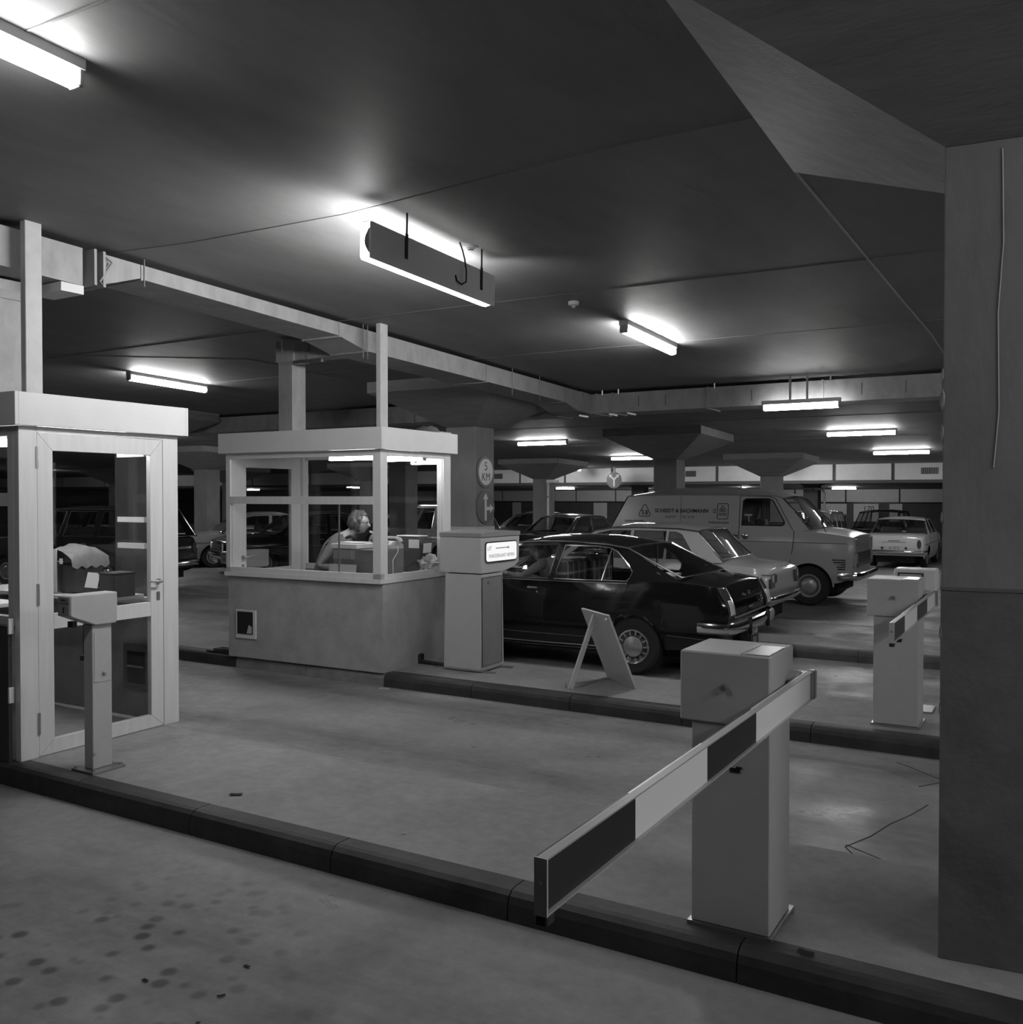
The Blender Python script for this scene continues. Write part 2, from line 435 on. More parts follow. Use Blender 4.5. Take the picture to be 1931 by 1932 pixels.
# ------------------------------------------------------------ raised traffic islands with kerb stones
def island(label, y0, y1, x0, x1, mats, n0=0., back=True):
    t = thing('traffic_island', label, 'traffic island', ((x0+x1)/2, y0, 0))
    ox = (x0+x1)/2
    b = MB(); b.box(x0-ox, x1-ox, .15, y1-y0-.002, .0, K); b.build('slab', isl_m, t)
    x = x0
    prof = [(0, 0), (.006, .075), (.018, .104), (.04, .121), (.065, K), (.1495, K), (.1495, 0)]
    while x < x1 - .05:
        L = min(1.0, x1-x); c = x + L/2
        m = mats(c)
        b = MB(); b.prism(prof, 'x', x-ox+.003, x+L-ox-.003); b.build('kerb_stone', m, t)
        x += L
    return t
i1 = island('nearest traffic island with black kerb, under the left booth and near barrier', 3.395, 4.60, -15.03, 4.97, lambda c: kerb_blk)
def k2m(c): return kerb_gry if -7.63 < c < -5.6 else kerb_blk
i2 = island('middle traffic island with black kerb, under the occupied booth and folding board', 7.02, 8.15, -14.58, 3.4, k2m)
i3 = island('farthest traffic island with low dark kerb, beyond the dark saloon', 10.68, 11.5, -9.9, 4.1, lambda c: mat('worn_kerb_paint', .075, .6, var=.5, scale=5))

# hairline cracks and painted bay lines in the floor
def floor_strip(name, pts, w, m, z=.0, h=.0025):
    b = MB()
    for (x0, y0), (x1, y1) in zip(pts, pts[1:]):
        d = Vector((x1-x0, y1-y0, 0)).normalized(); n = Vector((-d.y, d.x, 0))*w/2; e = d*w*.3
        P = [Vector((x0, y0, 0))-e+n, Vector((x1, y1, 0))+e+n, Vector((x1, y1, 0))+e-n, Vector((x0, y0, 0))-e-n]
        V = [b.bm.verts.new((p.x, p.y, flo(p.y)+z+h)) for p in P] + [b.bm.verts.new((p.x, p.y, flo(p.y)+z-.01)) for p in P]
        for f in ((3, 2, 1, 0), (0, 1, 5, 4), (1, 2, 6, 5), (2, 3, 7, 6), (3, 0, 4, 7)): b.bm.faces.new([V[i] for i in f])
    return b.build(name, m, floor)
crk = mat('hairline_crack', .05, .9)
floor_strip('floor_crack', [(-.3, 4.9), (-.55, 4.87), (-.85, 4.86), (-.95, 5.02), (-.86, 5.25), (-.80, 5.5), (-.72, 5.72), (-.66, 5.95)], .006, crk)
floor_strip('floor_crack', [(-.95, 5.05), (-.75, 4.93), (-.6, 4.87)], .005, crk)
floor_strip('floor_crack', [(-.5, 6.55), (-.62, 6.5), (-.75, 6.3)], .006, crk)
floor_strip('floor_crack', [(-.62, 6.5), (-.85, 6.72), (-.95, 6.8)], .005, crk)
line_m = mat('faded_bay_line', .36, .7, var=.4, scale=9)
for y in (11.9, 13.6): floor_strip('bay_line', [(-14, y), (-9.2, y)], .07, line_m)
for x in (-11.6, -14.1, -16.6): floor_strip('bay_line', [(x, 14.5), (x-.15, 19)], .08, line_m)
floor_strip('bay_line', [(-3.2, 13.75), (.8, 13.75)], .06, line_m)
for x in (-4.9, -2.2): floor_strip('bay_line', [(x, 24), (x, 29)], .08, line_m)

# ------------------------------------------------------------ fluorescent fittings
def batten(label, x, y, along='y', L=1.24, group='ceiling battens', m=tube_m, z=None):
    z = ceil(y) if z is None else z
    t = thing('fluorescent_lamp', label, 'ceiling lamp', (x, y, z), 0 if along == 'x' else R(90), group)
    tilt = 0.
    if along == 'y': t.rotation_euler = (0, math.atan(.031), R(90))
    b = MB(); b.box(-L/2-.03, L/2+.03, -.045, .045, -.045, .004); b.build('housing', grey_pt, t)
    b = MB(); b.tube([(-L/2, 0, -.085), (L/2, 0, -.085)], .043, 14, flat=.85); b.build('diffuser', m, t, True)
    for s in (-1, 1):
        b = MB(); b.box(s*(L/2+.016)-.014, s*(L/2+.016)+.014, -.04, .04, -.118, -.04, bev=.008); b.build('end_cap', grey_dk, t)
    return t
batten('bright ceiling tube lamp at the upper left corner, nearest of all', -3.55, 1.80, m=emit('weak_tube_diffuser', TUBE*.62))  # output set below the other tubes to darken the near floor
batten('ceiling tube lamp beyond the large hung lamp, over the exit lane', -3.52, 8.65)
batten('ceiling tube lamp between the two booth posts at left', -10.55, 8.60)
tl = batten('tube lamp hung on rods in front of the cross duct at right', -2.81, 11.86, 'x', .90, z=3.035, m=emit('dim_tube_diffuser', TUBE*.4))
for x in (-.13, .08):
    b = MB(); b.box(x-.012, x+.012, -.012, .012, -.05, ceil(11.86)-3.035); b.build('hanger_rod', grey_dk, tl)
batten('ceiling tube lamp second from the cross duct, over the van cab', -3.34, 18.95, 'x')
batten('ceiling tube lamp nearest the pale band, right of the van', -3.32, 24.1, 'x')
batten('ceiling tube lamp right of the signed column', -10.3, 18.8, 'x')
batten('ceiling tube lamp left of the capital above the van roof', -10.28, 24.0, 'x')
batten('ceiling tube lamp of the next lane nearest the viewer, beyond the right picture edge', 2.7, 2.1)
batten('added fill tube for the near barrier arm, unseen beyond the right picture edge', 2.7, 3.4)  # unseen lamp added to brighten the striped arm of the near barrier
batten('ceiling tube lamp over the next lane, out of sight behind the big column', 3.5, 4.6)
batten('ceiling tube lamp over the next lane, second one out of sight behind the big column', 3.5, 8.7)
batten('ceiling tube lamp right of the white saloon, out of sight behind the big column', 3.5, 19.0, 'x')
batten('added fill tube unseen beyond the left picture edge, level with the occupied booth', -17.3, 8.6)  # unseen lamp added to lift the dark area left of the booths
batten('added fill tube unseen far beyond the left picture edge, in the second row', -24.2, 8.6)  # another out-of-frame lamp added for the dark left side
batten('added fill tube unseen far beyond the left picture edge, in the third row', -24.2, 14.4, 'x')  # added out of frame, brightens the hall behind the left booth
batten('added fill tube hidden behind the left booth door post', -24.0, 19.0, 'x')  # unseen lamp added to light the far left of the hall
batten('ceiling tube lamp over the next lane, third one out of sight behind the big column', 3.5, 14.4, 'x')
batten('added fill tube for the pale band, hidden behind the capital above the van cab', -7.3, 28.6)  # added behind the capital to brighten the pale band
batten('added fill tube before the pale band, out of sight beyond the right picture edge', .6, 28.0)  # added out of frame to light the right part of the band
batten('added fill tube for the pale band, hidden behind the capital right of the signed column', -14.5, 28.6)  # unseen lamp added to light the band left of the van
batten('added fill tube hidden behind the upper corner of the left booth door frame', -18.5, 14.3, 'x', .9)  # unseen lamp added to light the cars parked at far left
batten('added fill tube hidden behind the left frame of the left booth door', -37.5, 24.0, 'x')  # added so the hall behind the left booth door is less black
batten('ceiling tube lamp seen high through the right pane of the occupied booth', -17.1, 24.0, 'x')
batten('added fill tube hidden behind the roof of the occupied booth', -17.1, 18.9, 'x')  # unseen lamp included for the light it gives the far hall
for i, (x, y, lab) in enumerate(((-10.2, 53, 'far tube lamp under the low ceiling, above the white saloon'), (-26.3, 51, 'far tube lamp between the signed column and the hanging sign'),
                    (-15.4, 52, 'far lamp seen end on above the van windscreen'), (-22.5, 54, 'far lamp dot beside the round hanging sign'), (-52, 50, 'far tube lamp seen through the left window of the occupied booth'),
                    (-39, 46, 'far lamp dot seen through the occupied booth'), (-60, 44, 'far lamp seen through the left booth door'), (-19, 44, 'far lamp above the van roof'))):
    batten(lab, x, y, 'x' if i in (0, 1, 4, 6) else 'y')

# the large hung lamp turned on its side
t = thing('hung_lamp', 'large lamp turned on its side, hanging by two straps above the lane', 'ceiling lamp', (-3.5, 4.98, 0))
sl = math.atan(.031)
MM = Matrix.Translation((0, 0, 3.312)) @ Matrix.Rotation(-sl, 4, 'X')
b = MB(); b.box(-.012, .012, -.69, .69, -.108, .108, M=MM, bev=.006); b.build('back_plate', mat('lamp_back_plate', .85, .5), t)
prof = [(-.016, -.105), (-.016, .105), (-.055, .104), (-.082, .09), (-.09, .06), (-.09, -.085), (-.08, -.104), (-.05, -.112)]
b = MB(); b.prism([(x, z) for x, z in prof], 'y', -.67, .66, M=MM); b.build('diffuser', hung_m, t, True)
b = MB(); b.box(-.066, -.012, -.685, .685, .108, .113, M=MM); b.build('glow_shield', MATS['lamp_back_plate'], t)  # added shield over part of the diffuser, halves its glow on the ceiling
b = MB(); pr = [(-.014, -.075)] + [(-.014 - .035*math.sin(math.pi*i/8), -.075 + .15*i/8) for i in range(1, 8)] + [(-.014, .075)]
b.prism(pr, 'y', -.687, -.672, M=MM); b.build('end_notch', grey_dk, t)
for y in (-.36, .50):
    b = MB(); zt = ceil(4.98+y) - 3.312 + .031*y
    b.box(.013, .018, y-.013, y+.013, -.035, .02 + .1, M=MM); b.box(.013, .017, y-.008, y+.008, .11, zt + .02, M=MM); b.build('strap', black_pt, t)
b = MB(); zc = ceil(5.4)
b.tube([(-.03, .30, zc), (0.01, .27, zc-.06), (.035, .26, 3.42), (.042, .27, 3.34), (.04, .27, 3.27), (.03, .23, 3.245), (.018, .19, 3.265), (.014, .18, 3.30)], .006, 6); b.build('supply_cable', rubber, t, True)
t = thing('ceiling_rose', 'small round cable outlet on the ceiling beside the large hung lamp', 'ceiling rose', (-3.526, 5.405, ceil(5.405)))
b = MB(); b.lathe([(0, -.016), (.03, -.016), (.032, -.008), (.055, -.008), (.06, 0.004)], 18); b.build('rose_cover', grey_pt, t, True)
b = MB(); b.lathe([(0, -.028), (.018, -.026), (.02, -.014)], 12); b.build('outlet_plug', grey_dk, t, True)
t = thing('smoke_detector', 'tiny white detector on the ceiling, between hung lamp and farther tube lamp', 'smoke detector', (-3.61, 7.15, ceil(7.15)))
b = MB(); b.lathe([(0, -.03), (.04, -.03), (.046, -.02), (.046, .004)], 16); b.build('housing', white_pt, t, True)
b = MB(); b.lathe([(0, -.055), (.014, -.053), (.02, -.028)], 12); b.build('sensor', grey_pt, t, True)

# ------------------------------------------------------------ air ducts
t = thing('air_duct', 'long narrow sheet metal duct under the ceiling running away above both booths', 'duct', (-6.08, 4.5, 0))
def seg(y0, y1, h0, h1, w=.23, nm='duct_section', top=.045):
    b = MB(); V = []
    for y, h in ((y0, h0), (y1, h1)):
        z = ceil(y) - top; V.append([b.bm.verts.new(p) for p in ((-w, y-4.5, z), (w, y-4.5, z), (w, y-4.5, z-h), (-w, y-4.5, z-h))])
    A, B = V
    for i in range(4): b.bm.faces.new((A[i], A[(i+1) % 4], B[(i+1) % 4], B[i]))
    b.bm.faces.new(A[::-1]); b.bm.faces.new(B); bmesh.ops.recalc_face_normals(b.bm, faces=b.bm.faces[:])
    return b.build(nm, galv, t)
seg(.6, 3.42, .28, .28); seg(3.44, 4.05, .26, .26); seg(4.2, 4.52, .215, .10); seg(4.54, 6.7, .105, .125); seg(6.72, 7.1, .13, .205); seg(7.12, 9.3, .205, .20); seg(9.32, 11.3, .20, .20); seg(11.32, 11.75, .20, .28)
seg(11.77, 12.1, .28, .28, .25)
for y in (4.12, 4.19): seg(y, y+.02, .25, .25, .26, 'flange', .035)
for y in (4.53, 6.71, 7.11, 9.31, 11.31): seg(y-.008, y+.008, lerp_tab([(4.5, .115), (6.7, .14), (7.1, .215), (12, .21)], y), lerp_tab([(4.5, .115), (6.7, .14), (7.1, .215), (12, .21)], y), .235, 'flange')
b = MB()
for y in (4.55, 7.05, 7.12, 9.9, 10.6):
    b.tube([(.236, y-4.5, ceil(y)-.33 if y > 6.8 else ceil(y)-.2), (.236, y-4.5, ceil(y)+.01)], .004, 5)
o = b.build('hanger_rod', grey_dk, t); o['kind'] = 'stuff'
b = MB(); b.tube([(.245, -.28, ceil(4.2)-.07), (.26, -.24, ceil(4.2)-.10), (.25, -.33, ceil(4.2)-.25), (.25, -.30, ceil(4.2)-.27)], .008, 6); b.build('damper_lever', grey_dk, t, True)
b = MB(); b.box(-.1, .24, -.62, -.45, ceil(4)-.37, ceil(4)-.31); b.build('bracket', white_pt, t)

t = thing('cross_duct', 'large sheet metal duct crossing the hall under the ceiling, meeting the narrow duct', 'duct', (-6.0, 12.12, 0))
zt = ceil(12.2) - .045
xs_ = [-20.5, -16.8, -14.2, -11.6, -9., -6.4, -5.75, -5.5, -4.1, -2.6, -1.0, .8, 3.0, 5.]
for a, c in zip(xs_, xs_[1:]):
    b = MB(); b.box(a+6+.004, c+6-.004, 0, .5, zt-.275, zt); b.build('duct_section', galv, t)
for a in xs_[1:-1]:
    b = MB(); b.box(a+6-.012, a+6+.012, -.012, .51, zt-.288, zt+.01); b.build('flange', galv, t)
sr = mat('duct_slit', .12, .6)
for x in (-5.1, -4.7, -3.5, -2.13, -1.62, -1.22, -.8): 
    b = MB(); b.box(x+6-.005, x+6+.005, -.004, .01, zt-.21, zt-.06); b.build('stiffener_slit', sr, t)
b = MB(); b.tube([(.22, .1, zt-.02), (.22, .1, zt-.26)], .11, 16); b.build('round_elbow', galv, t, True)
for x in (.52, .8, .05):
    b = MB(); b.box(x-.012, x+.012, -.18, .12, zt-.32, zt-.295); b.build('support_bar', steel, t)
b = MB()
for x in xs_[3:-1]: b.tube([(x+6+.1, -.02, zt+.06), (x+6+.1, -.02, zt-.02)], .012, 6)
o = b.build('hanger_rod', steel, t); o['kind'] = 'stuff'

t = thing('vertical_duct', 'square pale riser duct standing on the roof of the occupied booth', 'duct', (-6.97, 7.25, 2.49))
b = MB(); b.box(-.095, .095, -.1, .1, .0, .70); b.build('riser', galv, t)
b = MB(); b.box(-.097, .097, -.102, .102, .70, .735); b.build('band', grey_dk, t)
b = MB(); b.box(-.125, .125, -.11, .13, .735, .955, bev=.004); b.build('damper_box', galv, t)
b = MB(); b.tube([(-.03, -.115, .84), (-.03, -.118, .955), (-.045, -.12, .965)], .008, 6); b.build('lever', white_pt, t, True)
b = MB(); b.box(.127, .66, -.09, .11, .75, .945); b.build('branch_duct', galv, t)
b = MB(); b.box(.3, .33, -.11, .13, .74, .955); b.build('flange', grey_dk, t)
b = MB(); b.box(.14, .52, -.13, -.1, .70, .735); b.build('support_bar', steel, t)
t = thing('vertical_duct', 'square pale riser duct above the left booth, cut by the left picture edge', 'duct', (-6.28, 3.57, 2.49))
b = MB(); b.box(-.18, .18, -.21, .21, 0, .66); b.build('riser', galv, t)
b = MB(); b.box(-.19, .19, -.22, .22, .66, .72); b.build('band', grey_dk, t)
b = MB(); b.box(-.18, .18, -.21, .21, .72, .79); b.build('neck', galv, t)

# posts between booth roofs and ceiling
def post(label, x, y):
    z0 = 2.487
    t = thing('roof_post', label, 'post', (x, y, z0), 0, 'flat posts from booth roof to ceiling')
    b = MB(); b.box(-.027, .027, 0, .115, .006, ceil(y)-z0, bev=.003); b.build('post_bar', mat('post_paint', .56, .5, var=.1, scale=9), t)
    b = MB(); b.box(-.05, .05, -.03, .145, 0, .006); b.build('foot_plate', steel, t)
    return t
post('flat upright post on the left booth roof reaching the ceiling', -5.775, 3.57)
post('flat upright post on the near corner of the occupied booth roof', -5.682, 7.08)

# ============================================================ ATTENDANTS' BOOTHS (local: x to the right, y away, origin at the near right corner of the base)
def pane_obj(name, parent, x0, x1, y0, y1, z0, z1):
    b = MB(); b.box(x0, x1, y0, y1, z0, z1); return b.build(name, pane, parent)
def mitre_frame(name, par, axis, c, u0, u1, z0, z1, w, d, m, wb=None, wt=None):
    """four mitred members around an opening on the plane axis=c"""
    wb = wb or w; wt = wt or w
    def mk(pts, nm):
        b = MB()
        if axis == 'x': b.prism(pts, 'x', c, c+d)
        else: b.prism(pts, 'y', c, c+d)
        return b.build(nm, m, par)
    e = .0015
    mk([(u0, z0+e), (u0+w-e, z0+wb), (u0+w-e, z1-wt), (u0, z1-e)], name + '_stile')
    mk([(u1, z0+e), (u1, z1-e), (u1-w+e, z1-wt), (u1-w+e, z0+wb)], name + '_stile')
    mk([(u0+e, z1), (u0+w, z1-wt+e), (u1-w, z1-wt+e), (u1-e, z1)], name + '_rail')
    mk([(u0+e, z0), (u1-e, z0), (u1-w, z0+wb-e), (u0+w, z0+wb-e)], name + '_rail')
def lever(par, x, y, z, ax, s):
    """lever handle with rose and keyhole plate on plane x (ax='x') or y"""
    if ax == 'x':
        b = MB(); b.lathe([(0, .012), (.02, .012), (.022, 0)], 14, Mx((x, y, z), (0, 90, 0)))
        h = b.build('handle_rose', steel, par, True)
        b = MB(); b.tube([(x, y, z), (x+.05, y, z), (x+.055, y+.02*s, z), (x+.055, y+.13*s, z+.012)], [.008, .009, .009, .007], 8); b.build('lever_handle', steel, par, True)
        b = MB(); b.box(x, x+.006, y-.014, y+.014, z-.14, z-.075, bev=.004); b.build('keyhole_plate', steel, par)
    else:
        b = MB(); b.lathe([(0, .012), (.02, .012), (.022, 0)], 14, Mx((x, y, z), (90, 0, 0))); b.build('handle_rose', steel, par, True)
        b = MB(); b.tube([(x, y, z), (x, y-.05, z), (x+.02*s, y-.055, z), (x+.13*s, y-.055, z+.006)], [.008, .009, .009, .007], 8); b.build('lever_handle', steel, par, True)
        b = MB(); b.box(x-.014, x+.014, y-.006, y, z-.14, z-.075, bev=.004); b.build('keyhole_plate', steel, par)

ZW, ZR, ZF = .89, 2.15, 2.36           # above the island: sill, underside of roof, top of fascia
def roof(t, L, D, o=.055):
    for nm, bx in (('fascia_front', (-L-o, o, -o, -o+.025)), ('fascia_back', (-L-o, o, D+o-.025, D+o)), ('fascia_side', (o-.025, o, -o+.025, D+o-.025)), ('fascia_side', (-L-o, -L-o+.025, -o+.025, D+o-.025))):
        b = MB(); b.box(*bx, ZR, ZF, bev=.002); b.build('fascia_board', booth_wh, t)
    b = MB(); b.box(-L-o+.026, o-.026, -o+.026, D+o-.026, ZF-.03, ZF-.004); b.build('roof_deck', booth_wh, t)
    b = MB(); b.box(-L-o+.026, o-.026, -o+.026, D+o-.026, ZR+.004, ZR+.02); b.build('soffit', booth_wh, t)
def booth_tube(label, x, y, z, rz, L=.62):
    t = thing('booth_lamp', label, 'ceiling lamp', (x, y, z), rz, 'lamps inside the booths')
    b = MB(); b.box(-L/2-.02, L/2+.02, -.03, .03, -.03, 0); b.build('housing', white_pt, t)
    b = MB(); b.tube([(-L/2, 0, -.055), (L/2, 0, -.055)], .026, 12); b.build('diffuser', tube_b, t, True)
    for s in (-1, 1):
        b = MB(); b.box(s*(L/2+.012)-.01, s*(L/2+.012)+.01, -.028, .028, -.08, -.03, bev=.005); b.build('end_cap', grey_pt, t)
    return t

# ---------------- left booth: glass door in the end wall that faces right
L, D = 2.05, 1.245
t = b1 = thing('attendant_booth', 'empty left attendant booth with a pale frame and full height glass door', 'booth', (-5.70, 3.485, K), R(.5))
roof(t, L, D)
b = MB(); b.box(-L, -.09, 0, .06, 0, ZW-.02); b.build('base_panel', base_conc, t)
b = MB(); b.box(-L, -.06, D-.06, D, 0, ZW-.02); p = b.build('base_panel', base_conc, t)
b = MB(); b.box(-L, -L+.06, .06, D-.06, 0, ZW-.02); b.build('base_panel', base_conc, t)
for (x0, x1, y0, y1) in ((-.055, 0, 0, .125), (-.055, 0, D-.135, D), (-L, -L+.06, 0, .06), (-L, -L+.06, D-.06, D)):
    z0 = .0 if x0 > -1 else ZW
    b = MB(); b.box(x0, x1, y0, y1, z0, ZR, bev=.002); b.build('corner_post', alu, t)
b = MB(); b.box(-.055, 0, .125, D-.135, ZR-.035, ZR); b.build('lintel', alu, t)
# door
dy0, dy1 = .128, D-.138
b = MB(); b.box(-.035, -.005, dy0, dy1, 0, .004); b.build('door_sill', steel, t)
door = MB(); door.box(-.028, -.022, dy0+.105, dy1-.105, .09, ZR-.15); door = door.build('door', pane, t)
mitre_frame('door', door, 'x', -.045, dy0, dy1, .006, ZR-.038, .108, .042, alu, .095, .115)
b = MB(); b.box(-.045, -.003, dy0+.109, dy1-.109, .825, .925); b.build('door_rail', alu, door)
lever(door, -.003, dy1-.045, 1.075, 'x', -1)
for z in (.22, 1.06, 1.95):
    b = MB(); b.tube([(-.001, dy0-.004, z-.07), (-.001, dy0-.004, z+.07)], .011, 8); b.build('hinge', steel, t, True)
# front and back windows
for y in (0, D-.05):
    b = MB(); b.box(-L+.06, -.056, y, y+.05, ZW-.02, ZW+.035); b.build('sill', alu, t)
    if y:
        pane_obj('window_pane', t, -L+.06, -.056, y+.022, y+.028, ZW+.036, ZR-.061)
        b = MB(); b.box(-L+.06, -.056, y, y+.05, ZR-.06, ZR); b.build('head_rail', alu, t)
        b = MB(); b.box(-1.62, -1.53, y-.03, y+.01, 1.28, 1.98); b.build('mullion', alu, t)
        continue
    b = MB(); b.box(-L+.06, -.056, y, y+.05, ZR-.06, ZR); b.build('head_rail', alu, t)
    b = MB(); b.box(-L+.06, -.056, y+.002, y+.048, 1.635, 1.72); b.build('transom', alu, t)
    b = MB(); b.box(-1.06, -.98, y+.001, y+.049, ZW+.036, 1.634); b.build('mullion', alu, t)
    for x0, x1 in ((-L+.06, -1.061), (-.979, -.056)): pane_obj('window_pane', t, x0, x1, y+.022, y+.028, ZW+.036, 1.634)
    pane_obj('window_pane', t, -L+.06, -.056, y+.022, y+.028, 1.721, ZR-.061)
b = MB(); b.box(-.12, -.06, .0, .05, ZW+.036, ZR-.061); b.build('jamb', alu, t)
# cross boards seen in the back wall and wall hatch at low level
for z in (1.30, 1.50, 2.0):
    b = MB(); b.box(-.58, -.27, D-.09, D-.06, z, z+.04); b.build('glazing_bar', alu, t)
pane_obj('window_pane', t, -L+.02, -L+.026, .06, D-.06, ZW, ZR)
b = MB(); b.box(-.52, -.22, D-.09, D-.058, .22, .56); h = b.build('wall_hatch', mat('hatch_wood', .14, .6, var=.3, scale=8, stretch=(1, 1, 6)), t)
b = MB(); b.box(-.47, -.27, D-.096, D-.089, .27, .51); b.build('hatch_recess', dark_in, h)
b = MB(); b.box(-.46, -.28, D-.104, D-.095, .39, .405); b.build('hatch_bar', steel, h)
b = MB(); b.box(-L+.07, -.3, D-.46, D-.07, .925, .955, bev=.003); b.build('counter', white_pt, t)
b = MB(); b.box(-L+.07, -.62, .07, .42, .925, .955, bev=.003); b.build('counter', white_pt, t)
for (x, y) in ((-.34, D-.44), (-1.9, D-.44), (-.66, .4)):
    b = MB(); b.box(x-.02, x+.02, y-.02, y+.02, 0, .925); b.build('counter_leg', steel, t)
t = thing('leaning_board', 'dark flat panel standing against the front of the left booth', 'panel', (-5.82, 3.455, K))
b = MB(); b.box(-.9, .06, -.012, .012, .0, .87); b.build('panel_sheet', mat('dark_board', .06, .5, var=.2, scale=5), t)
for z in (.38, .82):
    b = MB(); b.box(.06, .075, -.016, .016, z, z+.1); b.build('edge_clip', white_pt, t)

booth_tube('tube lamp glowing behind the glass door of the left booth', -6.22, 4.28, K+ZR+.002, R(88), .70)
booth_tube('second tube lamp inside the left booth, near its front window', -6.75, 4.0, K+ZR+.002, R(88), .55)

# left booth contents: on the counter
zc_ = K + .955
t = thing('covered_machine', 'hump shaped desk machine under a grey cover on the counter of the left booth', 'desk machine', (-6.62, 4.50, zc_))
b = MB(); b.box(-.17, .17, -.13, .13, 0, .22, bev=.03, seg=2); b.build('body', plasticd, t, True)
b = MB(); rows = []
for i in range(9):
    a = math.pi*i/8; rows.append([(-.2*math.cos(a), -.16+.32*j/8, .2 + .17*math.sin(a)**.6*(1-.25*abs(j-4)/4) + .012*math.sin(5*i+3*j)) for j in range(9)])
b.grid(rows); b.build('cover', mat('dusty_cover', .20, .7, var=.3, scale=12), t, True, 60)
t = thing('measuring_stick', 'pale upright stick on a foot on the left booth counter', 'stick', (-6.62, 4.33, zc_))
b = MB(); b.box(-.02, .02, -.004, .004, .0, .34); b.build('stick_blade', white_pt, t)
b = MB(); b.box(-.04, .04, -.03, .03, 0, .012); b.build('foot', steel, t)
b = MB(); b.box(.06, .09, -.004, .004, .23, .27); b.box(-.12, -.1, -.004, .004, .23, .27); b.box(-.13, .1, .0, .003, .245, .25); b.build('marker', white_pt, t)
t = thing('desk_box', 'dark box on the counter of the left booth, paper leaning against it', 'box', (-6.06, 4.46, zc_))
b = MB(); b.box(-.09, .09, -.09, .09, 0, .165, bev=.004); b.build('box_body', plasticd, t)
b = MB(); b.box(-.095, .095, -.095, .095, .165, .178, bev=.003); b.build('lid', black_pt, t)
t = thing('paper_sheet', 'white sheet of paper propped up on the left booth counter', 'paper', (-6.23, 4.36, zc_))
b = MB(); b.box(-.082, .082, -.001, .001, 0, .115, M=Mx((0, 0, .06), (-14, 0, -4))); b.build('sheet', paper, t)
b = MB(); b.box(-.08, .08, .0, .09, 0, .06); b.build('stand', plasticd, t)

# ---------------- occupied booth
L, D = 2.05, 1.22
t = b2 = thing('attendant_booth', 'glazed attendant booth with a seated woman inside, on the middle island', 'booth', (-5.585, 6.99, K), R(1.2))
roof(t, L, D)
b = MB(); b.box(-L, 0, .03, .10, .0, ZW-.03); b.build('base_panel', base_conc, t)
b = MB(); b.box(-.07, 0, .10, D, -.0, ZW-.03); b.build('base_panel', base_conc, t)
for (x0, x1, y0, y1) in ((-.095, 0, 0, .11), (-.09, 0, D-.13, D), (-L, -L+.06, 0, .09), (-L, -L+.06, D-.09, D)):
    b = MB(); b.box(x0, x1, y0, y1, ZW+.002, ZR, bev=.002); b.build('corner_post', alu, t)
b = MB(); b.box(-L-.01, .012, -.02, .12, ZW-.03, ZW+.012); b.box(-L, 0, 0, .06, ZW+.012, ZW+.062); b.build('sill', alu, t)
b = MB(); b.box(-.12, .012, .121, D-.06, ZW-.03, ZW+.004); b.build('sill', alu, t)
b = MB(); b.box(-.05, 0, .11, D-.13, ZW+.005, ZW+.05); b.build('sill_bead', alu, t)
b = MB(); b.box(-L+.06, -.095, .0, .055, ZR-.06, ZR); b.build('head_rail', alu, t)
b = MB(); b.box(-.055, 0, .11, D-.13, ZR-.055, ZR); b.build('head_rail', alu, t)
b = MB(); b.box(-L+.06, -.095, -.006, .052, 1.62, 1.698); b.build('transom', alu, t)
for z0, z1 in ((ZW+.063, 1.619), (1.699, ZR-.061)):
    pane_obj('window_pane', t, -L+.06, -.096, .022, .028, z0, z1)
b = MB(); b.box(-.53, -.515, .012, .02, ZW+.063, 1.619); b.build('sliding_pane_edge', steel, t)
pane_obj('window_pane', t, -.028, -.022, .11, D-.13, ZW+.051, ZR-.056)
# left end wall: glazed door, seen from inside through the front window
door = MB(); door.box(-L+.016, -L+.022, .25, D-.27, .09, ZR-.19); door = door.build('door', pane, t)
mitre_frame('door', door, 'x', -L+.006, .095, D-.125, .006, ZR-.01, .15, .042, alu, .1, .13)
b = MB(); b.box(-L+.008, -L+.046, .247, D-.277, .80, .90); b.build('door_rail', alu, door)
lever(door, -L+.048, .19, 1.04, 'x', 1)
b = MB(); b.box(-L, -L+.09, D-.123, D-.091, 0, ZR); b.build('door_post', alu, t)
pane_obj('window_pane', t, -L+.09, -.09, D-.03, D-.024, ZW, ZR-.03)
b = MB(); b.box(-L+.07, -.07, D-.07, D, 0, ZW-.03); b.build('base_panel', base_conc, t)
b = MB(); b.box(-L+.06, -.09, D-.06, D, ZR-.03, ZR); b.build('head_rail', alu, t)
b = MB(); b.box(-L+.06, -.09, D-.06, D, ZW-.029, ZW+.03); b.build('sill', alu, t)
b = MB(); b.box(-L+.03, -.08, .101, .33, ZW-.015, ZW+.012, bev=.003); b.build('counter', white_pt, t)
b = MB(); b.box(-.5, -.08, .331, D-.08, ZW-.015, ZW+.012, bev=.003); b.build('counter', white_pt, t)
# small hatch low in the front wall
b = MB(); b.box(-1.925, -1.645, .012, .0295, .205, .505); h = b.build('wall_hatch', alu, t)
b = MB(); b.box(-1.90, -1.68, .006, .0118, .25, .485); b.build('hatch_recess', dark_in, h)
b = MB(); b.prism([(-1.76, .26), (-1.69, .26), (-1.69, .33), (-1.73, .35)], 'y', .001, .0058); b.build('paper_scrap', mat('scrap', .42, .7), h)
booth_tube('bright tube lamp inside the occupied booth above the woman', -6.30, 7.44, K+ZR+.002, R(1), .60)
booth_tube('extra tube standing in for a reflection in the right pane of the occupied booth', -5.98, 7.90, K+ZR+.002, R(2), .46)  # extra tube placed where the glass reflects the booth lamp

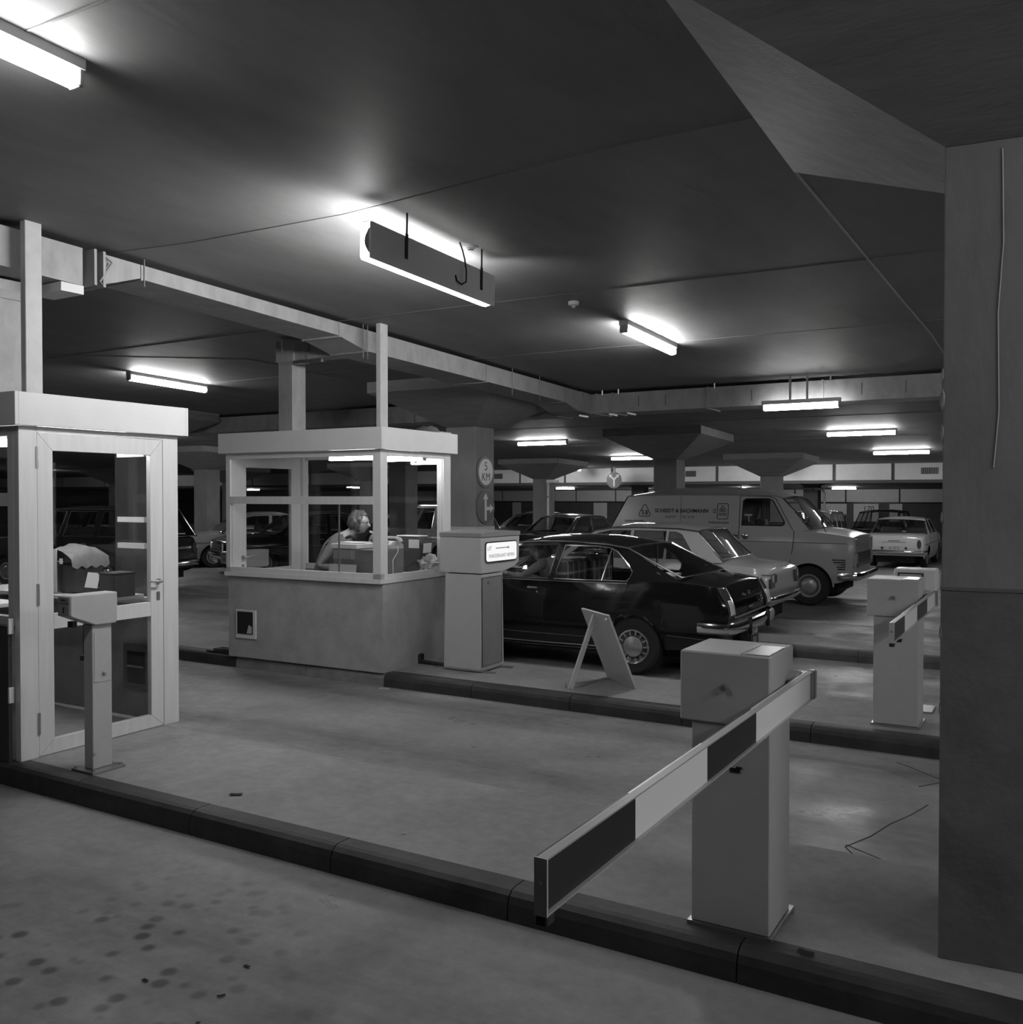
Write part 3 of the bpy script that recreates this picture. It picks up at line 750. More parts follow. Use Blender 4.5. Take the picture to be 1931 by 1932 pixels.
zc_ = K + ZW + .012
t = thing('folded_cloth', 'crumpled bundle lying on the roof of the occupied booth', 'bundle', (-5.8, 8.05, K+ZF-.004))
b = MB(); rows = []
for i in range(9): rows.append([(-.2+.4*i/8, -.1+.2*j/6, max(.0, .09*math.sin(math.pi*i/8)*math.sin(math.pi*j/6) + .018*math.sin(9*i+4*j)*(0 < i < 8)*(0 < j < 6))) for j in range(7)])
b.grid(rows); b.build('cloth', mat('grey_cloth', .22, .8), t, True, 60)
b = MB(); b.box(-.22, .24, -.12, .1, 0, .016); b.build('board', wood, t)
t = thing('cash_register', 'grey desk cabinet with a flat top in front of the seated woman', 'cash register', (-6.17, 7.49, zc_))
b = MB(); b.box(-.34, .36, -.12, .16, 0, .255, bev=.006); b.build('cabinet', mat('register_grey', .17, .45), t)
b = MB(); b.box(-.345, -.06, -.124, -.1195, .15, .25); b.prism([(-.33, .25), (-.1, .25), (-.1, .16)], 'y', -.128, -.1245); b.build('front_plate', mat('register_light', .30, .45), t)
b = MB(); b.box(-.345, .0, -.16, .17, .258, .31, bev=.006); b.build('lid', white_pt, t)
t = thing('paper_stack', 'white papers lying flat on the desk cabinet in the booth', 'paper', (-6.34, 7.50, zc_+.31))
b = MB()
for i in range(4): b.box(-.14, .15, -.11, .1, .003*i, .003*i+.0025, M=Mx((0, 0, 0), (0, 0, (-6, 4, -2, 7)[i])))
o = b.build('sheets', paper, t); o['kind'] = 'stuff'
t = thing('white_card', 'pale card standing upright behind the front window of the booth', 'card', (-6.30, 7.26, zc_))
b = MB(); b.box(-.18, .18, -.003, .003, 0, .105, M=Mx((0, 0, 0), (-6, 0, 0))); b.build('sheet', mat('buff_card', .46, .6), t)
b = MB(); b.box(-.1, .1, .0, .05, 0, .01); b.build('foot', steel, t)
t = thing('telephone', 'pale desk telephone on the cabinet by the right window of the booth', 'telephone', (-5.90, 7.55, zc_+.257))
b = MB(); b.prism([(-.11, 0), (.11, 0), (.1, .05), (.02, .085), (-.07, .085), (-.11, .05)], 'x', -.085, .085, bev=.01, seg=2); b.build('body', mat('phone_shell', .62, .3), t, True)
b = MB(); b.tube([(-.125, -.0, .075), (-.115, 0, .1), (-.06, 0, .118), (.06, 0, .118), (.115, 0, .1), (.125, 0, .075)], [.026, .024, .014, .014, .024, .026], 10); b.build('handset', mat('phone_shell', .62, .3), t, True)
b = MB(); b.tube([(.1, -.02, .03), (.13, -.05, -.02), (.135, -.14, -.10), (.14, -.145, -.24)], .005, 6); b.build('cord', white_pt, t, True)
b = MB(); b.lathe([(0, .004), (.04, .004), (.045, 0)], 16, Mx((0, -.095, .062), (60, 0, 0))); b.build('dial', steel, t, True)
t = thing('ticket_printer', 'black rounded machine with a white label by the right window of the booth', 'machine', (-5.87, 7.93, zc_))
b = MB(); b.prism([(-.15, 0), (.12, 0), (.15, .28), (.11, .37), (-.2, .37), (-.19, .16)], 'y', -.09, .09, bev=.02, seg=2); b.build('body', plasticd, t, True)
b = MB(); b.box(.122, .128, -.07, .07, .22, .32, M=Mx((0.0, 0, 0), (0, 6, 0))); b.build('white_label', paper, t)
b = MB(); b.box(-.02, .115, -.093, -.091, .255, .345); b.build('white_label', paper, t)
b = MB(); b.box(-.19, .1, -.085, .085, .371, .385, bev=.005); b.build('tray', white_pt, t)
t = thing('plastic_bag', 'crumpled clear plastic bag on the counter at the booth corner', 'bag', (-5.70, 7.92, zc_))
b = MB(); bmesh.ops.create_icosphere(b.bm, subdivisions=3, radius=.115)
for v in b.bm.verts:
    d = v.co.normalized(); k = 1 + .22*math.sin(7*d.x+2*d.y)*math.sin(9*d.y+4*d.z) + .14*math.sin(17*d.z+11*d.x)
    v.co = Vector((v.co.x*1.05*k, v.co.y*.9*k, max(0, (v.co.z*.82*k + .075))))
b.build('bag_skin', film_m, t, True, 25)
b = MB(); b.tube([(.0, -.02, .14), (.03, -.01, .185), (.08, .0, .175), (.1, .01, .13)], [.03, .022, .02, .012], 8); b.build('bag_knot', film_m, t, True, 20)

# ============================================================ BARRIERS, TICKET MACHINES, SIGNS
arm_w = mat('barrier_white', .90, .3); arm_d = mat('barrier_dark', .022, .35)
def barrier(label, x, y, rz, stripes, arm_len, group='lane barriers'):
    """origin: near right corner of the cabinet base; the arm reaches towards -y on the right side"""
    t = thing('lane_barrier', label, 'barrier', (x, y, K), rz, group)
    b = MB(); b.box(-.325, .012, -.008, .335, 0, .014); b.build('foot_plate', steel, t)
    b = MB(); b.box(-.31, 0, 0, .30, .014, .81, bev=.004); cab = b.build('cabinet', grey_pt, t)
    b = MB(); b.box(-.155, -.115, -.003, .002, .628, .645); b.build('slot', dark_in, cab)
    b = MB(); b.box(-.13, -.108, -.005, .0, .645, .652); b.build('slot_lip', dark_in, cab)
    b = MB(); b.lathe([(0, .012), (.006, .012), (.007, 0)], 10, Mx((-.035, 0, .78), (90, 0, 0))); b.build('bolt', steel, cab, True)
    b = MB(); b.prism([(-.012, .812), (.34, .812), (.34, 1.088), (-.012, 1.088)], 'x', -.355, .003, bev=.006); hd = b.build('head_housing', grey_pt, t)
    b = MB(); b.box(-.115, -.106, .0, .25, 1.0845, 1.0915); b.box(-.10, -.006, .004, .24, 1.0885, 1.092, bev=.001); b.build('lid_strip', mat('polished_lid', .7, .25, metal=.4), hd)
    b = MB(); b.lathe([(0, .018), (.012, .018), (.015, .010), (.015, 0)], 12, Mx((-.175, -.012, .955), (90, 0, 0))); b.build('lock_knob', steel, hd, True)
    b = MB(); b.lathe([(0, .04), (.06, .04), (.065, .03), (.065, 0)], 20, Mx((.004, .29, .93), (0, 90, 0))); b.build('pivot_hub', grey_pt, t, True)
    # arm: a channel with its hollow side outward, coloured plates inside
    y0, y1 = .36, .36 - arm_len
    zc = .925; h = .058; sl = .012
    arm = MB(); arm.box(.055, .062, y1, y0, zc-h, zc+h); arm = arm.build('barrier_arm', grey_pt, t)
    for z0, z1, nm in ((zc+h-.004, zc+h, 'arm_flange'), (zc-h, zc-h+.004, 'arm_flange')):
        b = MB(); b.box(.0625, .078, y1, y0, z0, z1); b.build(nm, mat('arm_flange_grey', .40, .4), arm)
    yy = y0
    for i, Ls in enumerate(stripes):
        ye = max(y1 + .003, yy - Ls); cpl = arm_w if i % 2 == 0 else arm_d
        b = MB(); b.box(.0622, .0685, ye+.001, yy-.001, zc-h+.0045, zc+h-.0045); b.build('stripe_plate', cpl, arm)
        b = MB(); b.box(.048, .0548, ye+.001, yy-.001, zc-h+.002, zc+h-.002); b.build('stripe_plate', cpl, arm)
        yy = ye
        if ye <= y1 + .004: break
    b = MB(); b.box(.05, .079, y1-.006, y1-.0005, zc-h, zc+h); e = b.build('arm_end_plate', grey_pt, arm)
    b = MB(); b.lathe([(0, .004), (.005, .003), (.006, 0)], 10, Mx((.064, y1-.006, zc+.008), (90, 0, 0))); b.build('end_screw', steel, arm, True)
    b = MB(); b.box(.050, .078, y1-.004, y1+.03, zc-h-.022, zc-h-.0005, bev=.003); b.build('rubber_stop', rubber, arm)
    b = MB(); b.box(.02, .054, .2, .40, zc-.05, zc+.05, bev=.004); b.box(.054, .085, .362, .40, zc-.06, zc+.06, bev=.006); b.build('arm_bracket', steel, arm)
    return t
barrier('nearest lane barrier, its striped arm pointing at the viewer beside the big column', -.942, 3.522, 0, [.79, .50, .53, .50], 2.28)
barrier('farther lane barrier with striped arm on the middle island, at the right', -.88, 7.30, 0, [.46, .54, .57, .55], 2.05)

t = thing('ticket_dispenser', 'small pale ticket machine standing right behind the farther barrier', 'ticket machine', (-.99, 8.02, K))
b = MB(); b.box(-.14, .14, -.13, .13, 0, .012); b.build('base_plate', steel, t)
b = MB(); b.box(-.05, .05, -.07, .06, .012, .93); b.build('post', grey_pt, t)
b = MB(); b.prism([(-.15, .93), (.10, .90), (.16, .96), (.16, 1.125), (-.15, 1.125)], 'y', -.1, .1, bev=.01); hd = b.build('head', booth_wh, t)
b = MB(); b.box(-.12, .07, -.104, -.1, 1.03, 1.095); b.build('front_frame', plasticd, hd)
b = MB(); b.box(-.105, .055, -.107, -.1035, 1.042, 1.083); b.build('front_plate', grey_pt, hd)

def ticket_post(label, x, y, rz=0., k=1.):
    t = thing('ticket_machine', label, 'ticket machine', (x, y, K), rz)
    b = MB(); b.box(-.105, .105, -.115, .115, .003, .014); b.build('base_plate', steel, t)
    for sx in (-1, 1):
        for sy in (-1, 1):
            b = MB(); b.lathe([(0, .013), (.011, .013), (.011, 0)], 6, Mx((sx*.085, sy*.095, .014))); b.build('anchor_bolt', steel, t)
    b = MB(); b.box(-.042, .042, -.068, .068, .014, .905, bev=.003); p = b.build('post', grey_pt, t)
    b = MB(); b.box(.0423, .0445, -.055, .055, .55, .86); b.build('access_cover', grey_pt, p)
    b = MB(); b.lathe([(0, .012), (.007, .012), (.013, .006), (.014, 0)], 12, Mx((.044, .01, .60), (0, 90, 0))); b.build('lock', steel, p, True)
    b = MB(); b.box(.043, .046, -.064, -.05, .10, .115); b.build('clip', steel, p)
    b = MB(); b.prism([(u*k, v) for u, v in [(-.215, .97), (-.055, .905), (.09, .905), (.09, .915), (.098, .925), (.098, 1.10), (-.215, 1.10), (-.225, 1.09), (-.225, .98)]], 'x', -.058, .062, bev=.006); hd = b.build('head', grey_pt, t)
    b = MB(); b.box(-.054, .052, -.2285*k-.001, -.2255*k, 1.055, 1.09); b.build('slot_panel', grey_dk, hd)
    b = MB(); b.box(-.054, .052, -.2285*k-.001, -.2255*k, .975, 1.05); b.build('slot_panel', grey_dk, hd)
    b = MB(); b.box(-.02, .02, -.2285*k-.004, -.2285*k-.0005, 1.07, 1.076); b.box(-.003, .005, -.2285*k-.004, -.2285*k-.0005, .995, 1.03); b.build('slot', dark_in, hd)
    b = MB(); b.box(-.05, .0, -.17, -.14, .90, .935); b.build('chute', plasticd, hd)
    b = MB(); b.box(-.06, -.0425, -.06, .0, .72, .905); b.box(-.07, -.05, -.075, -.02, .68, .71); b.build('cable_box', plasticd, t)
    return t
ticket_post('grey ticket machine on a slim bolted post in front of the left booth door', -5.158, 3.655)
ticket_post('pale ticket machine head showing behind the left side of the occupied booth', -7.80, 7.49, 0, 1.85)

t = thing('ticket_column', 'broad grey ticket column with an illuminated white sign, beside the occupied booth', 'ticket machine', (-4.775, 7.50, K))
b = MB()
for y in (.03, .36): b.box(-.56, .12, y, y+.045, .0, .012)
b.build('floor_bracket', steel, t)
b = MB(); b.box(-.435, .0, -.0, .40, .012, .03); b.build('plinth', grey_dk, t)
b = MB(); V = []
for z, x0, x1, y0, y1 in ((.03, -.432, -.012, .0, .44), (.945, -.412, 0, 0, .395)):
    V.append([b.bm.verts.new(p) for p in ((x0, y0, z), (x1, y0, z), (x1, y1, z), (x0, y1, z))])
for i in range(4): b.bm.faces.new((V[0][i], V[0][(i+1) % 4], V[1][(i+1) % 4], V[1][i]))
b.bm.faces.new(V[0][::-1]); b.bm.faces.new(V[1]); bd = b.build('body', grey_pt, t)
def dx(z): return -.012 + .012*(z-.03)/.915
b = MB(); dp = [(.035, .055), (.40, .06), (.375, .915), (.012, .915)]
b.bm.faces.new([b.bm.verts.new((dx(z)+.004, y, z)) for y, z in dp]); bmesh.ops.solidify(b.bm, geom=b.bm.faces[:], thickness=.006); bmesh.ops.recalc_face_normals(b.bm, faces=b.bm.faces[:])
d = b.build('service_door', grey_pt, bd)
b = MB(); pts = [(dx(z)+.002, y, z) for y, z in dp]; b.tube(pts, .005, 5, closed=True); b.build('door_gap', dark_in, bd)
b = MB(); b.lathe([(0, .01), (.01, .01), (.012, 0)], 12, Mx((.004, .12, .865), (0, 90, 0))); b.build('lock', steel, bd, True)
b = MB(); b.prism([(0, .955), (.44, .955), (.66, 1.0), (.72, 1.04), (.735, 1.30), (0, 1.30)], 'x', -.48, 0, bev=.004); hd = b.build('head', grey_pt, t)
b = MB(); b.prism([(-.004, 1.303), (.742, 1.303), (.742, 1.345), (.36, 1.365), (-.004, 1.345)], 'x', -.486, .006, bev=.003); b.build('lid', grey_dk, t)
def rrect(w, h, r, n=5):
    P = []
    for cx, cy, a0 in ((w/2-r, h/2-r, 0), (-w/2+r, h/2-r, 90), (-w/2+r, -h/2+r, 180), (w/2-r, -h/2+r, 270)):
        for i in range(n+1): a = R(a0 + 90*i/n); P.append((cx+r*math.cos(a), cy+r*math.sin(a)))
    return P
rr = rrect(.60, .205, .035)
b = MB(); b.prism([(u+.37, v+1.155) for u, v in rr], 'x', .0005, .008); b.build('sign_frame', black_pt, hd)
rr = rrect(.575, .18, .028)
b = MB(); b.prism([(u+.37, v+1.155) for u, v in rr], 'x', .0085, .011); b.build('sign_face', emit('backlit_sign', .95), hd)
ink = mat('faded_sign_ink', .60, .7)
text('UIT', .055, ink, 'sign_lettering', hd, (.0112, .135, 1.19), (R(90), 0, R(90)))
text('PARKEERKAART NEMEN', .05, ink, 'sign_lettering', hd, (.0112, .37, 1.115), (R(90), 0, R(90)), sx=.9)
b = MB(); b.prism([(.25, 1.185), (.48, 1.185), (.48, 1.175), (.52, 1.19), (.48, 1.205), (.48, 1.195), (.25, 1.195)], 'x', .0112, .0125); b.build('sign_arrow', ink, hd)
b = MB(); b.tube([(-.2, .70, 1.0), (-.2, .79, 1.03)], .02, 8); b.build('ticket_chute', plasticd, hd)

# round signs on the column behind the booth
def disc(t, r, m, name, x0, x1, z):
    b = MB(); b.lathe([(0, x0), (r, x0), (r, x1), (0, x1)], 36, Mx((0, 0, z), (0, 90, 0))); return b.build(name, m, t)
t = thing('speed_sign', 'round white sign reading 5 KM on the column, upper of two', 'sign', (-6.992, 11.09, 2.17))
disc(t, .226, mat('sign_red_border', .15, .4), 'sign_border', .0005, .012, .0); disc(t, .185, white_pt, 'sign_face', .0125, .016, .0)
text('5', .17, black_pt, 'lettering', t, (.0165, 0, .075), (R(90), 0, R(90)))
text('KM', .155, black_pt, 'lettering', t, (.0165, 0, -.075), (R(90), 0, R(90)))
t = thing('direction_sign', 'round dark sign with straight and right arrows on the column, lower of two', 'sign', (-6.992, 11.09, 1.675))
blue = mat('sign_blue', .14, .4)
disc(t, .235, blue, 'sign_face', .0, .012, 0)
ar = [(-.03, -.19), (.018, -.19), (.018, -.045), (.11, -.045), (.11, -.085), (.205, -.02), (.11, .045), (.11, .005), (.018, .005), (.018, .12), (.06, .105), (-.006, .20), (-.072, .105), (-.03, .12)]
b = MB(); b.prism(ar, 'x', .0125, .016); b.build('arrow', white_pt, t)
t = thing('painted_band', 'pale painted band round the signed column below its signs', 'paint band', (-7.25, 11.1, 1.30))
b = MB(); b.box(-.254, .254, -.254, .254, 0, .10); b.build('band_coat', mat('band_white', .55, .6), t)
t = thing('hanging_sign', 'round dark sign with forked arrows hanging from the ceiling left of the van', 'sign', (-13.36, 29.6, 0))
b = MB(); b.box(-.045, .045, -.015, .015, 2.66, ceil(29.6)); b.build('hanger', grey_dk, t)
b = MB(); b.lathe([(0, -.012), (.285, -.012), (.285, 0), (0, 0)], 32, Mx((0, -.014, 2.395), (90, 0, 0))); b.build('sign_face', mat('sign_blue2', .17, .35), t)
def arrow2(pts, nm):
    b = MB(); b.prism(pts, 'y', -.0155, -.0135); return b.build(nm, white_pt, t)
A = [(-.016, -.12), (.016, -.12), (.016, .0), (.075, .055), (.092, .036), (.10, .10), (.035, .093), (.055, .075), (0, .028), (-.055, .075), (-.035, .093), (-.10, .10), (-.092, .036), (-.075, .055), (-.016, 0)]
arrow2([(u*1.9, v*1.9 + 2.405) for u, v in A], 'arrow')

# folding board on the middle island (seen from behind)
t = thing('folding_board', 'wooden folding board standing on the middle island before the dark saloon', 'board', (-3.45, 7.62, K))
def slab(p0, p1, p2, p3, th, m, nm):
    b = MB(); n = ((Vector(p1)-Vector(p0)).cross(Vector(p3)-Vector(p0))).normalized()*th
    A = [b.bm.verts.new(p) for p in (p0, p1, p2, p3)]; B = [b.bm.verts.new(Vector(p)+n) for p in (p0, p1, p2, p3)]
    b.bm.faces.new(A); b.bm.faces.new(B[::-1])
    for i in range(4): b.bm.faces.new((A[i], B[i], B[(i+1) % 4], A[(i+1) % 4]))
    bmesh.ops.recalc_face_normals(b.bm, faces=b.bm.faces[:])
    return b.build(nm, m, t)
slab((.252, -.032, 0), (-.182, .325, 0), (-.332, .064, .673), (.102, -.293, .673), -.018, wood, 'front_panel')
b = MB(); b.box(-.011, .011, -.022, .022, 0.006, .69, M=Matrix.Translation((-.249, -.354, 0)) @ Vector((.119, .254, .64)).to_track_quat('Z', 'Y').to_matrix().to_4x4()); b.build('support_leg', wood, t)
b = MB(); b.lathe([(0, .006), (.012, .004), (.013, 0)], 10, Mx((.06, -.275, .63), (60, 0, -40))); b.build('hinge_screw', steel, t, True)

# small things on the ground and the fittings at the booth foot
def scrap(name, label, x, y, z, s, m, rz=0, cat='litter'):
    t = thing(name, label, cat, (x, y, z), rz)
    b = MB(); b.grid([[(-s + 2*s*i/4, -s*.5 + s*j/3, .004 + .012*s*8*math.sin(2.2*i+1.7*j)**2) for j in range(4)] for i in range(5)])
    bmesh.ops.solidify(b.bm, geom=b.bm.faces[:], thickness=.002)
    b.build('scrap', m, t, True)
    return t
scrap('litter_paper', 'scrap of white paper on the lane at the corner of the occupied booth', -5.50, 6.93, 0, .05, paper, .3)
scrap('dead_leaf', 'small dark leaf lying on the near island floor right of the ticket machine', -4.02, 3.72, K, .035, mat('leaf_dark', .04, .8), .6)
scrap('dead_leaf', 'small dark scrap on the kerb right of the near barrier foot', -.80, 3.50, K, .03, MATS['leaf_dark'], 0)
scrap('litter_paper', 'tiny pale chip on the near island, left of the striped arm end', -2.83, 3.72, K, .014, paper, 1)
for i, (x, y) in enumerate(((-2.7, 2.55), (-2.62, 2.35), (-2.55, 2.18), (-2.95, 2.28), (-3.9, 2.15), (-4.4, 2.2))):
    scrap('floor_speck', ('dark speck on the near lane nearest the kerb', 'dark speck on the near lane, second out from the kerb', 'dark speck on the near lane, third out from the kerb',
          'dark speck on the near lane left of the small row', 'dark speck on the near lane below the left ticket machine', 'leftmost dark speck on the near lane')[i], x, y, 0, .015, MATS['leaf_dark'], i, 'litter')
t = thing('conduit_pipe', 'dark conduit lying along the foot of the booth end wall to the ticket column', 'pipe', (-5.62, 7.62, K))
b = MB(); b.tube([(0, .03, .09), (.02, .03, .03), (.06, .01, .022), (.38, -.03, .022)], .02, 8); b.build('pipe', rubber, t, True)
b = MB(); b.box(-.02, .05, -.02, .06, 0, .10, bev=.01); b.build('junction', black_pt, t)
t = thing('floor_grate', 'small dark ribbed floor grate on the kerb left of the occupied booth', 'grate', (-7.86, 7.12, K))
b = MB(); b.box(-.22, .2, -.06, .1, 0, .01); b.build('frame', black_pt, t)
for i in range(7):
    b = MB(); b.box(-.12+.04*i, -.10+.04*i, -.05, .09, .01, .035); b.build('rib', plasticd, t)

# ============================================================ VEHICLES (local: x from the tail towards the front, y to the left, z up)
def paint(name, v, rough=.12): return mat(name, v, rough, spec=.5)
class Car:
    PROF = [(0, .90), (.18, .955), (.45, 1.0), (.62, 1.0), (.82, .985), (1, .955)]
    def __init__(s, label, loc, heading, P, group=None, name='car', cat='car'):
        s.P = P; s.L = P['L']; s.t = thing(name, label, cat, loc, heading, group); s.m = P['paint']
        s.body(); s.greenhouse(); s.cabin()
        for i, xw in enumerate(P['wheels']):
            for sd in (-1, 1): s.wheel(xw, sd, P.get('rw', .29), P.get('rim', .165))
    def top(s, x): return smooth_tab(s.P['top'], x)
    def edge(s, x): return smooth_tab(s.P['edge'], x)
    def half(s, x): return smooth_tab(s.P['half'], x)
    def yw(s, x, z):
        e = s.edge(x); z0 = s.P.get('sill', .22); u = max(0, min(1, (z - z0)/(e - z0)))
        return s.half(x)*smooth_tab(s.PROF, u)
    def xs(s, x, z):
        """shift of the end profile"""
        P = s.P; r = P.get('endr', .4)
        if x < r: return smooth_tab(P['tail'], z)*(1 - x/r)**2
        if x > s.L - r: return -smooth_tab(P['nose'], z)*(1 - (s.L - x)/r)**2
        return 0
    def pt(s, x, z, sd=-1, out=0.): return Vector((x + s.xs(x, z), sd*(s.yw(x, z) + out), z))
    def body(s):
        P = s.P; L = s.L; ra = P.get('arch', .335); zc = P.get('rw', .29) + P.get('archdz', 0.)
        X = set(round(L*i/56, 4) for i in range(57)) | {.02, .05, .1, L-.02, L-.05, L-.1}
        for xw in P['wheels']:
            X = {x for x in X if abs(x-xw) > ra + .02}
            X |= {round(xw + ra*math.cos(math.pi*i/16), 4) for i in range(17)} | {xw-ra-.015, xw+ra+.015}
        c0, c1 = P['cabin']
        X |= {c0, c1}; X = sorted(X); nz = 9
        T = [1, .985, .95, .87, .7, .45, 0]
        b = MB(); bm = b.bm; cols = []
        for x in X:
            zb = smooth_tab(P['bot'], x)
            for xw in P['wheels']:
                if abs(x-xw) < ra - 1e-4: zb = max(zb, zc + math.sqrt(ra*ra - (x-xw)**2))
            e = s.edge(x); tp = s.top(x); cs = {}
            for sd in (-1, 1):
                c = [bm.verts.new(s.pt(x, zb + (e-zb)*k/nz, sd)) for k in range(nz+1)]
                ye = s.yw(x, e)
                for t in T[1:-1]:
                    z = e + (tp-e)*(1 - t**2.4)
                    c.append(bm.verts.new((x + s.xs(x, z), sd*ye*t, z)))
                cs[sd] = c
            m = bm.verts.new((x + s.xs(x, tp), 0, tp)); cs[-1].append(m); cs[1].append(m); cols.append(cs)
        n = len(cols[0][1])
        for i in range(len(X)-1):
            mid = (X[i]+X[i+1])/2; cab = c0 < mid < c1
            for sd in (-1, 1):
                a, c = cols[i][sd], cols[i+1][sd]
                for k in range(n-1):
                    if cab and k >= nz + 1: continue
                    q = (a[k], c[k], c[k+1], a[k+1]); bm.faces.new(q if sd < 0 else q[::-1])
        for j in (0, -1):
            a, c = cols[j][-1], cols[j][1]
            for k in range(n-2):
                q = (a[k], a[k+1], c[k+1], c[k]); bm.faces.new(q if j == -1 else q[::-1])
            k = n-2; q = (a[k], a[k+1], c[k]); bm.faces.new(q)
        bmesh.ops.recalc_face_normals(bm, faces=bm.faces[:])
        s.body_o = b.build('body', s.m, s.t, True, P.get('ang', 50))
        # dark underside and wheel boxes
        w = P['W']/2
        b = MB(); b.box(P.get('ub', (.16, .16))[0], L-P.get('ub', (.16, .16))[1], -w+.30, w-.30, P.get('ubz', .17), .52); b.box(P['wheels'][0]+ra+.03, P['wheels'][1]-ra-.03, -w+.10, w-.10, .19, .42)
        for xw in P['wheels']: b.box(xw-ra-.04, xw+ra+.04, -w+.24, w-.24, .22, zc+ra+.03)
        b.build('underbody', dark_in, s.t)
    def yg(s, z):
        P = s.P; return P['yb'] - (z - P['zb'])*P['lean']
    def greenhouse(s):
        P = s.P; roof = P['roof']; belt = P['belt']        # roof: rear to front, belt: front to rear
        out = roof + belt
        polys = [[Vector((x, z, 0)) for x, z in out]] + [[Vector((x, z, 0)) for x, z in w] for w in P['windows']]
        tris = tessellate_polygon(polys); flat = [p for q in polys for p in q]
        b = MB(); bm = b.bm
        for sd in (-1, 1):
            V = [bm.verts.new((p.x, sd*s.yg(p.y), p.y)) for p in flat]
            for t in tris:
                try: bm.faces.new([V[i] for i in (t if sd < 0 else t[::-1])])
                except ValueError: pass
        bmesh.ops.recalc_face_normals(bm, faces=bm.faces[:])
        bmesh.ops.dissolve_limit(bm, angle_limit=.005, verts=bm.verts[:], edges=bm.edges[:])
        b.build('cabin_side', s.m, s.t)
        for i, w in enumerate(P['windows']):
            for sd in (-1, 1):
                b = MB(); b.bm.faces.new([b.bm.verts.new((x, sd*(s.yg(z) - .006), z)) for x, z in w]); g = b.build('side_window', cglass, s.t)
                b = MB(); b.tube([(x, sd*(s.yg(z) + .003), z) for x, z in w], P.get('trim_r', .008), 6, closed=True); b.build('window_trim', P.get('trim', chrome), g, True)
        # roof skin
        x0, x1 = roof[0][0], roof[-1][0]; n = 22; rows = []; cr = P['crown']
        T = [1, .97, .9, .75, .5, .25, 0, -.25, -.5, -.75, -.9, -.97, -1]
        for i in range(n+1):
            x = x0 + (x1-x0)*i/n; z = smooth_tab(roof, x); y = s.yg(z); f = i/n
            k = cr*(min(1, .35 + 2.4*f) if f < .5 else min(1, .35 + 2.4*(1-f)))
            rows.append([(x, y*t, z + k*(1 - abs(t)**2.3)) for t in T])
        b = MB(); b.grid(rows); bmesh.ops.recalc_face_normals(b.bm, faces=b.bm.faces[:])
        s.roof_o = b.build('roof', s.m, s.t, True, 60)
        b = MB()
        for sd in (-1, 1): b.tube([(x, sd*(s.yg(z) + .006), z + .004) for x, z in roof], .009, 6)
        b.build('gutter', P.get('gutter', chrome), s.t, True)
        # screens
        for nm, (rx, rz), (bx, bz), yb in (('rear_window', roof[0], P['rearbase'], P.get('rb', .92)), ('windscreen', roof[-1], P['frontbase'], P.get('fb', .95))):
            if nm == 'rear_window' and P.get('blindrear'):
                m = s.m
            else: m = cglass
            rows = []; yt = s.yg(rz); yl = s.yg(P['zb'])*yb; sg = 1 if nm == 'windscreen' else -1
            for i in range(7):
                f = i/6; w = yt*1.0 + (yl - yt*1.0)*f
                rows.append([(rx + (bx-rx)*f + sg*.05*(1-t*t)*(f*.9+.1), w*t, rz + (bz-rz)*f + cr*.35*(1-abs(t)**2.3)*(1-f) + sg*0) for t in (-1, -.8, -.5, 0, .5, .8, 1)])
            b = MB(); b.grid(rows); g = b.build('rear_panel' if m is s.m else nm, m, s.t, True, 80)
            loop = rows[0] + [r[-1] for r in rows[1:]] + rows[-1][::-1][1:] + [r[0] for r in rows[::-1][1:-1]]
            b = MB(); b.tube(loop, .011, 6, closed=True); b.build('screen_trim', P.get('trim', chrome), g, True)
    def cabin(s):
        P = s.P; c0, c1 = P['cabin']; w = P['W']/2; zb = P['zb']
        b = MB(); b.box(c0+.02, c1-.02, -w+.13, w-.13, .40, .46); b.box(c1-.22, c1-.02, -w+.13, w-.13, .46, zb-.03); b.box(c0+.02, c0+.16, -w+.13, w-.13, .46, zb-.05); b.build('interior_tub', dark_in, s.t)
        sm = P.get('seat', seat_m)
        for i, (x, hgt) in enumerate(P.get('seats', ())):
            ys = ((-w*.78, -.06), (.06, w*.78)) if i else ((-w*.8, w*.8),)
            for y0, y1 in ys:
                b = MB(); b.box(x, x+.5, y0, y1, .46, .62, bev=.04, seg=2); b.box(x-.10, x+.05, y0, y1, .55, hgt, M=None, bev=.05, seg=2); b.build('seat', sm, s.t, True, 60)
        if P.get('wheel_x'):
            x, sd = P['wheel_x']; M = Mx((x, sd*w*.45, zb+.02), (0, -65, 0))
            b = MB(); b.tube([M @ Vector((.19*math.cos(2*math.pi*i/20), .19*math.sin(2*math.pi*i/20), 0)) for i in range(20)], .012, 6, closed=True)
            b.tube([M @ Vector((0, -.18, 0)), M @ Vector((0, .18, 0))], .01, 6); b.build('steering_wheel', plasticd, s.t, True)
    def wheel(s, x, sd, r, rim):
        P = s.P; y = sd*(P['W']/2 - .085 - P.get('winset', .045)); M = Mx((x, y, r), (-90*sd, 0, 0))
        w = .085
        b = MB(); b.lathe([(rim-.01, -w), (r-.035, -w), (r-.008, -w*.72), (r, -w*.4), (r, w*.4), (r-.008, w*.72), (r-.035, w), (rim+.03, w*.98), (rim, w*.86), (rim-.01, -w)], 36, M)
        t = b.build('wheel', rubber, s.t, True, 30)
        k = P.get('cap', 'plain')
        rm = mat('rim_paint', .22, .35, metal=.6) if k == 'slot' else P.get('rimmat', mat('rim_paint2', .22, .4))
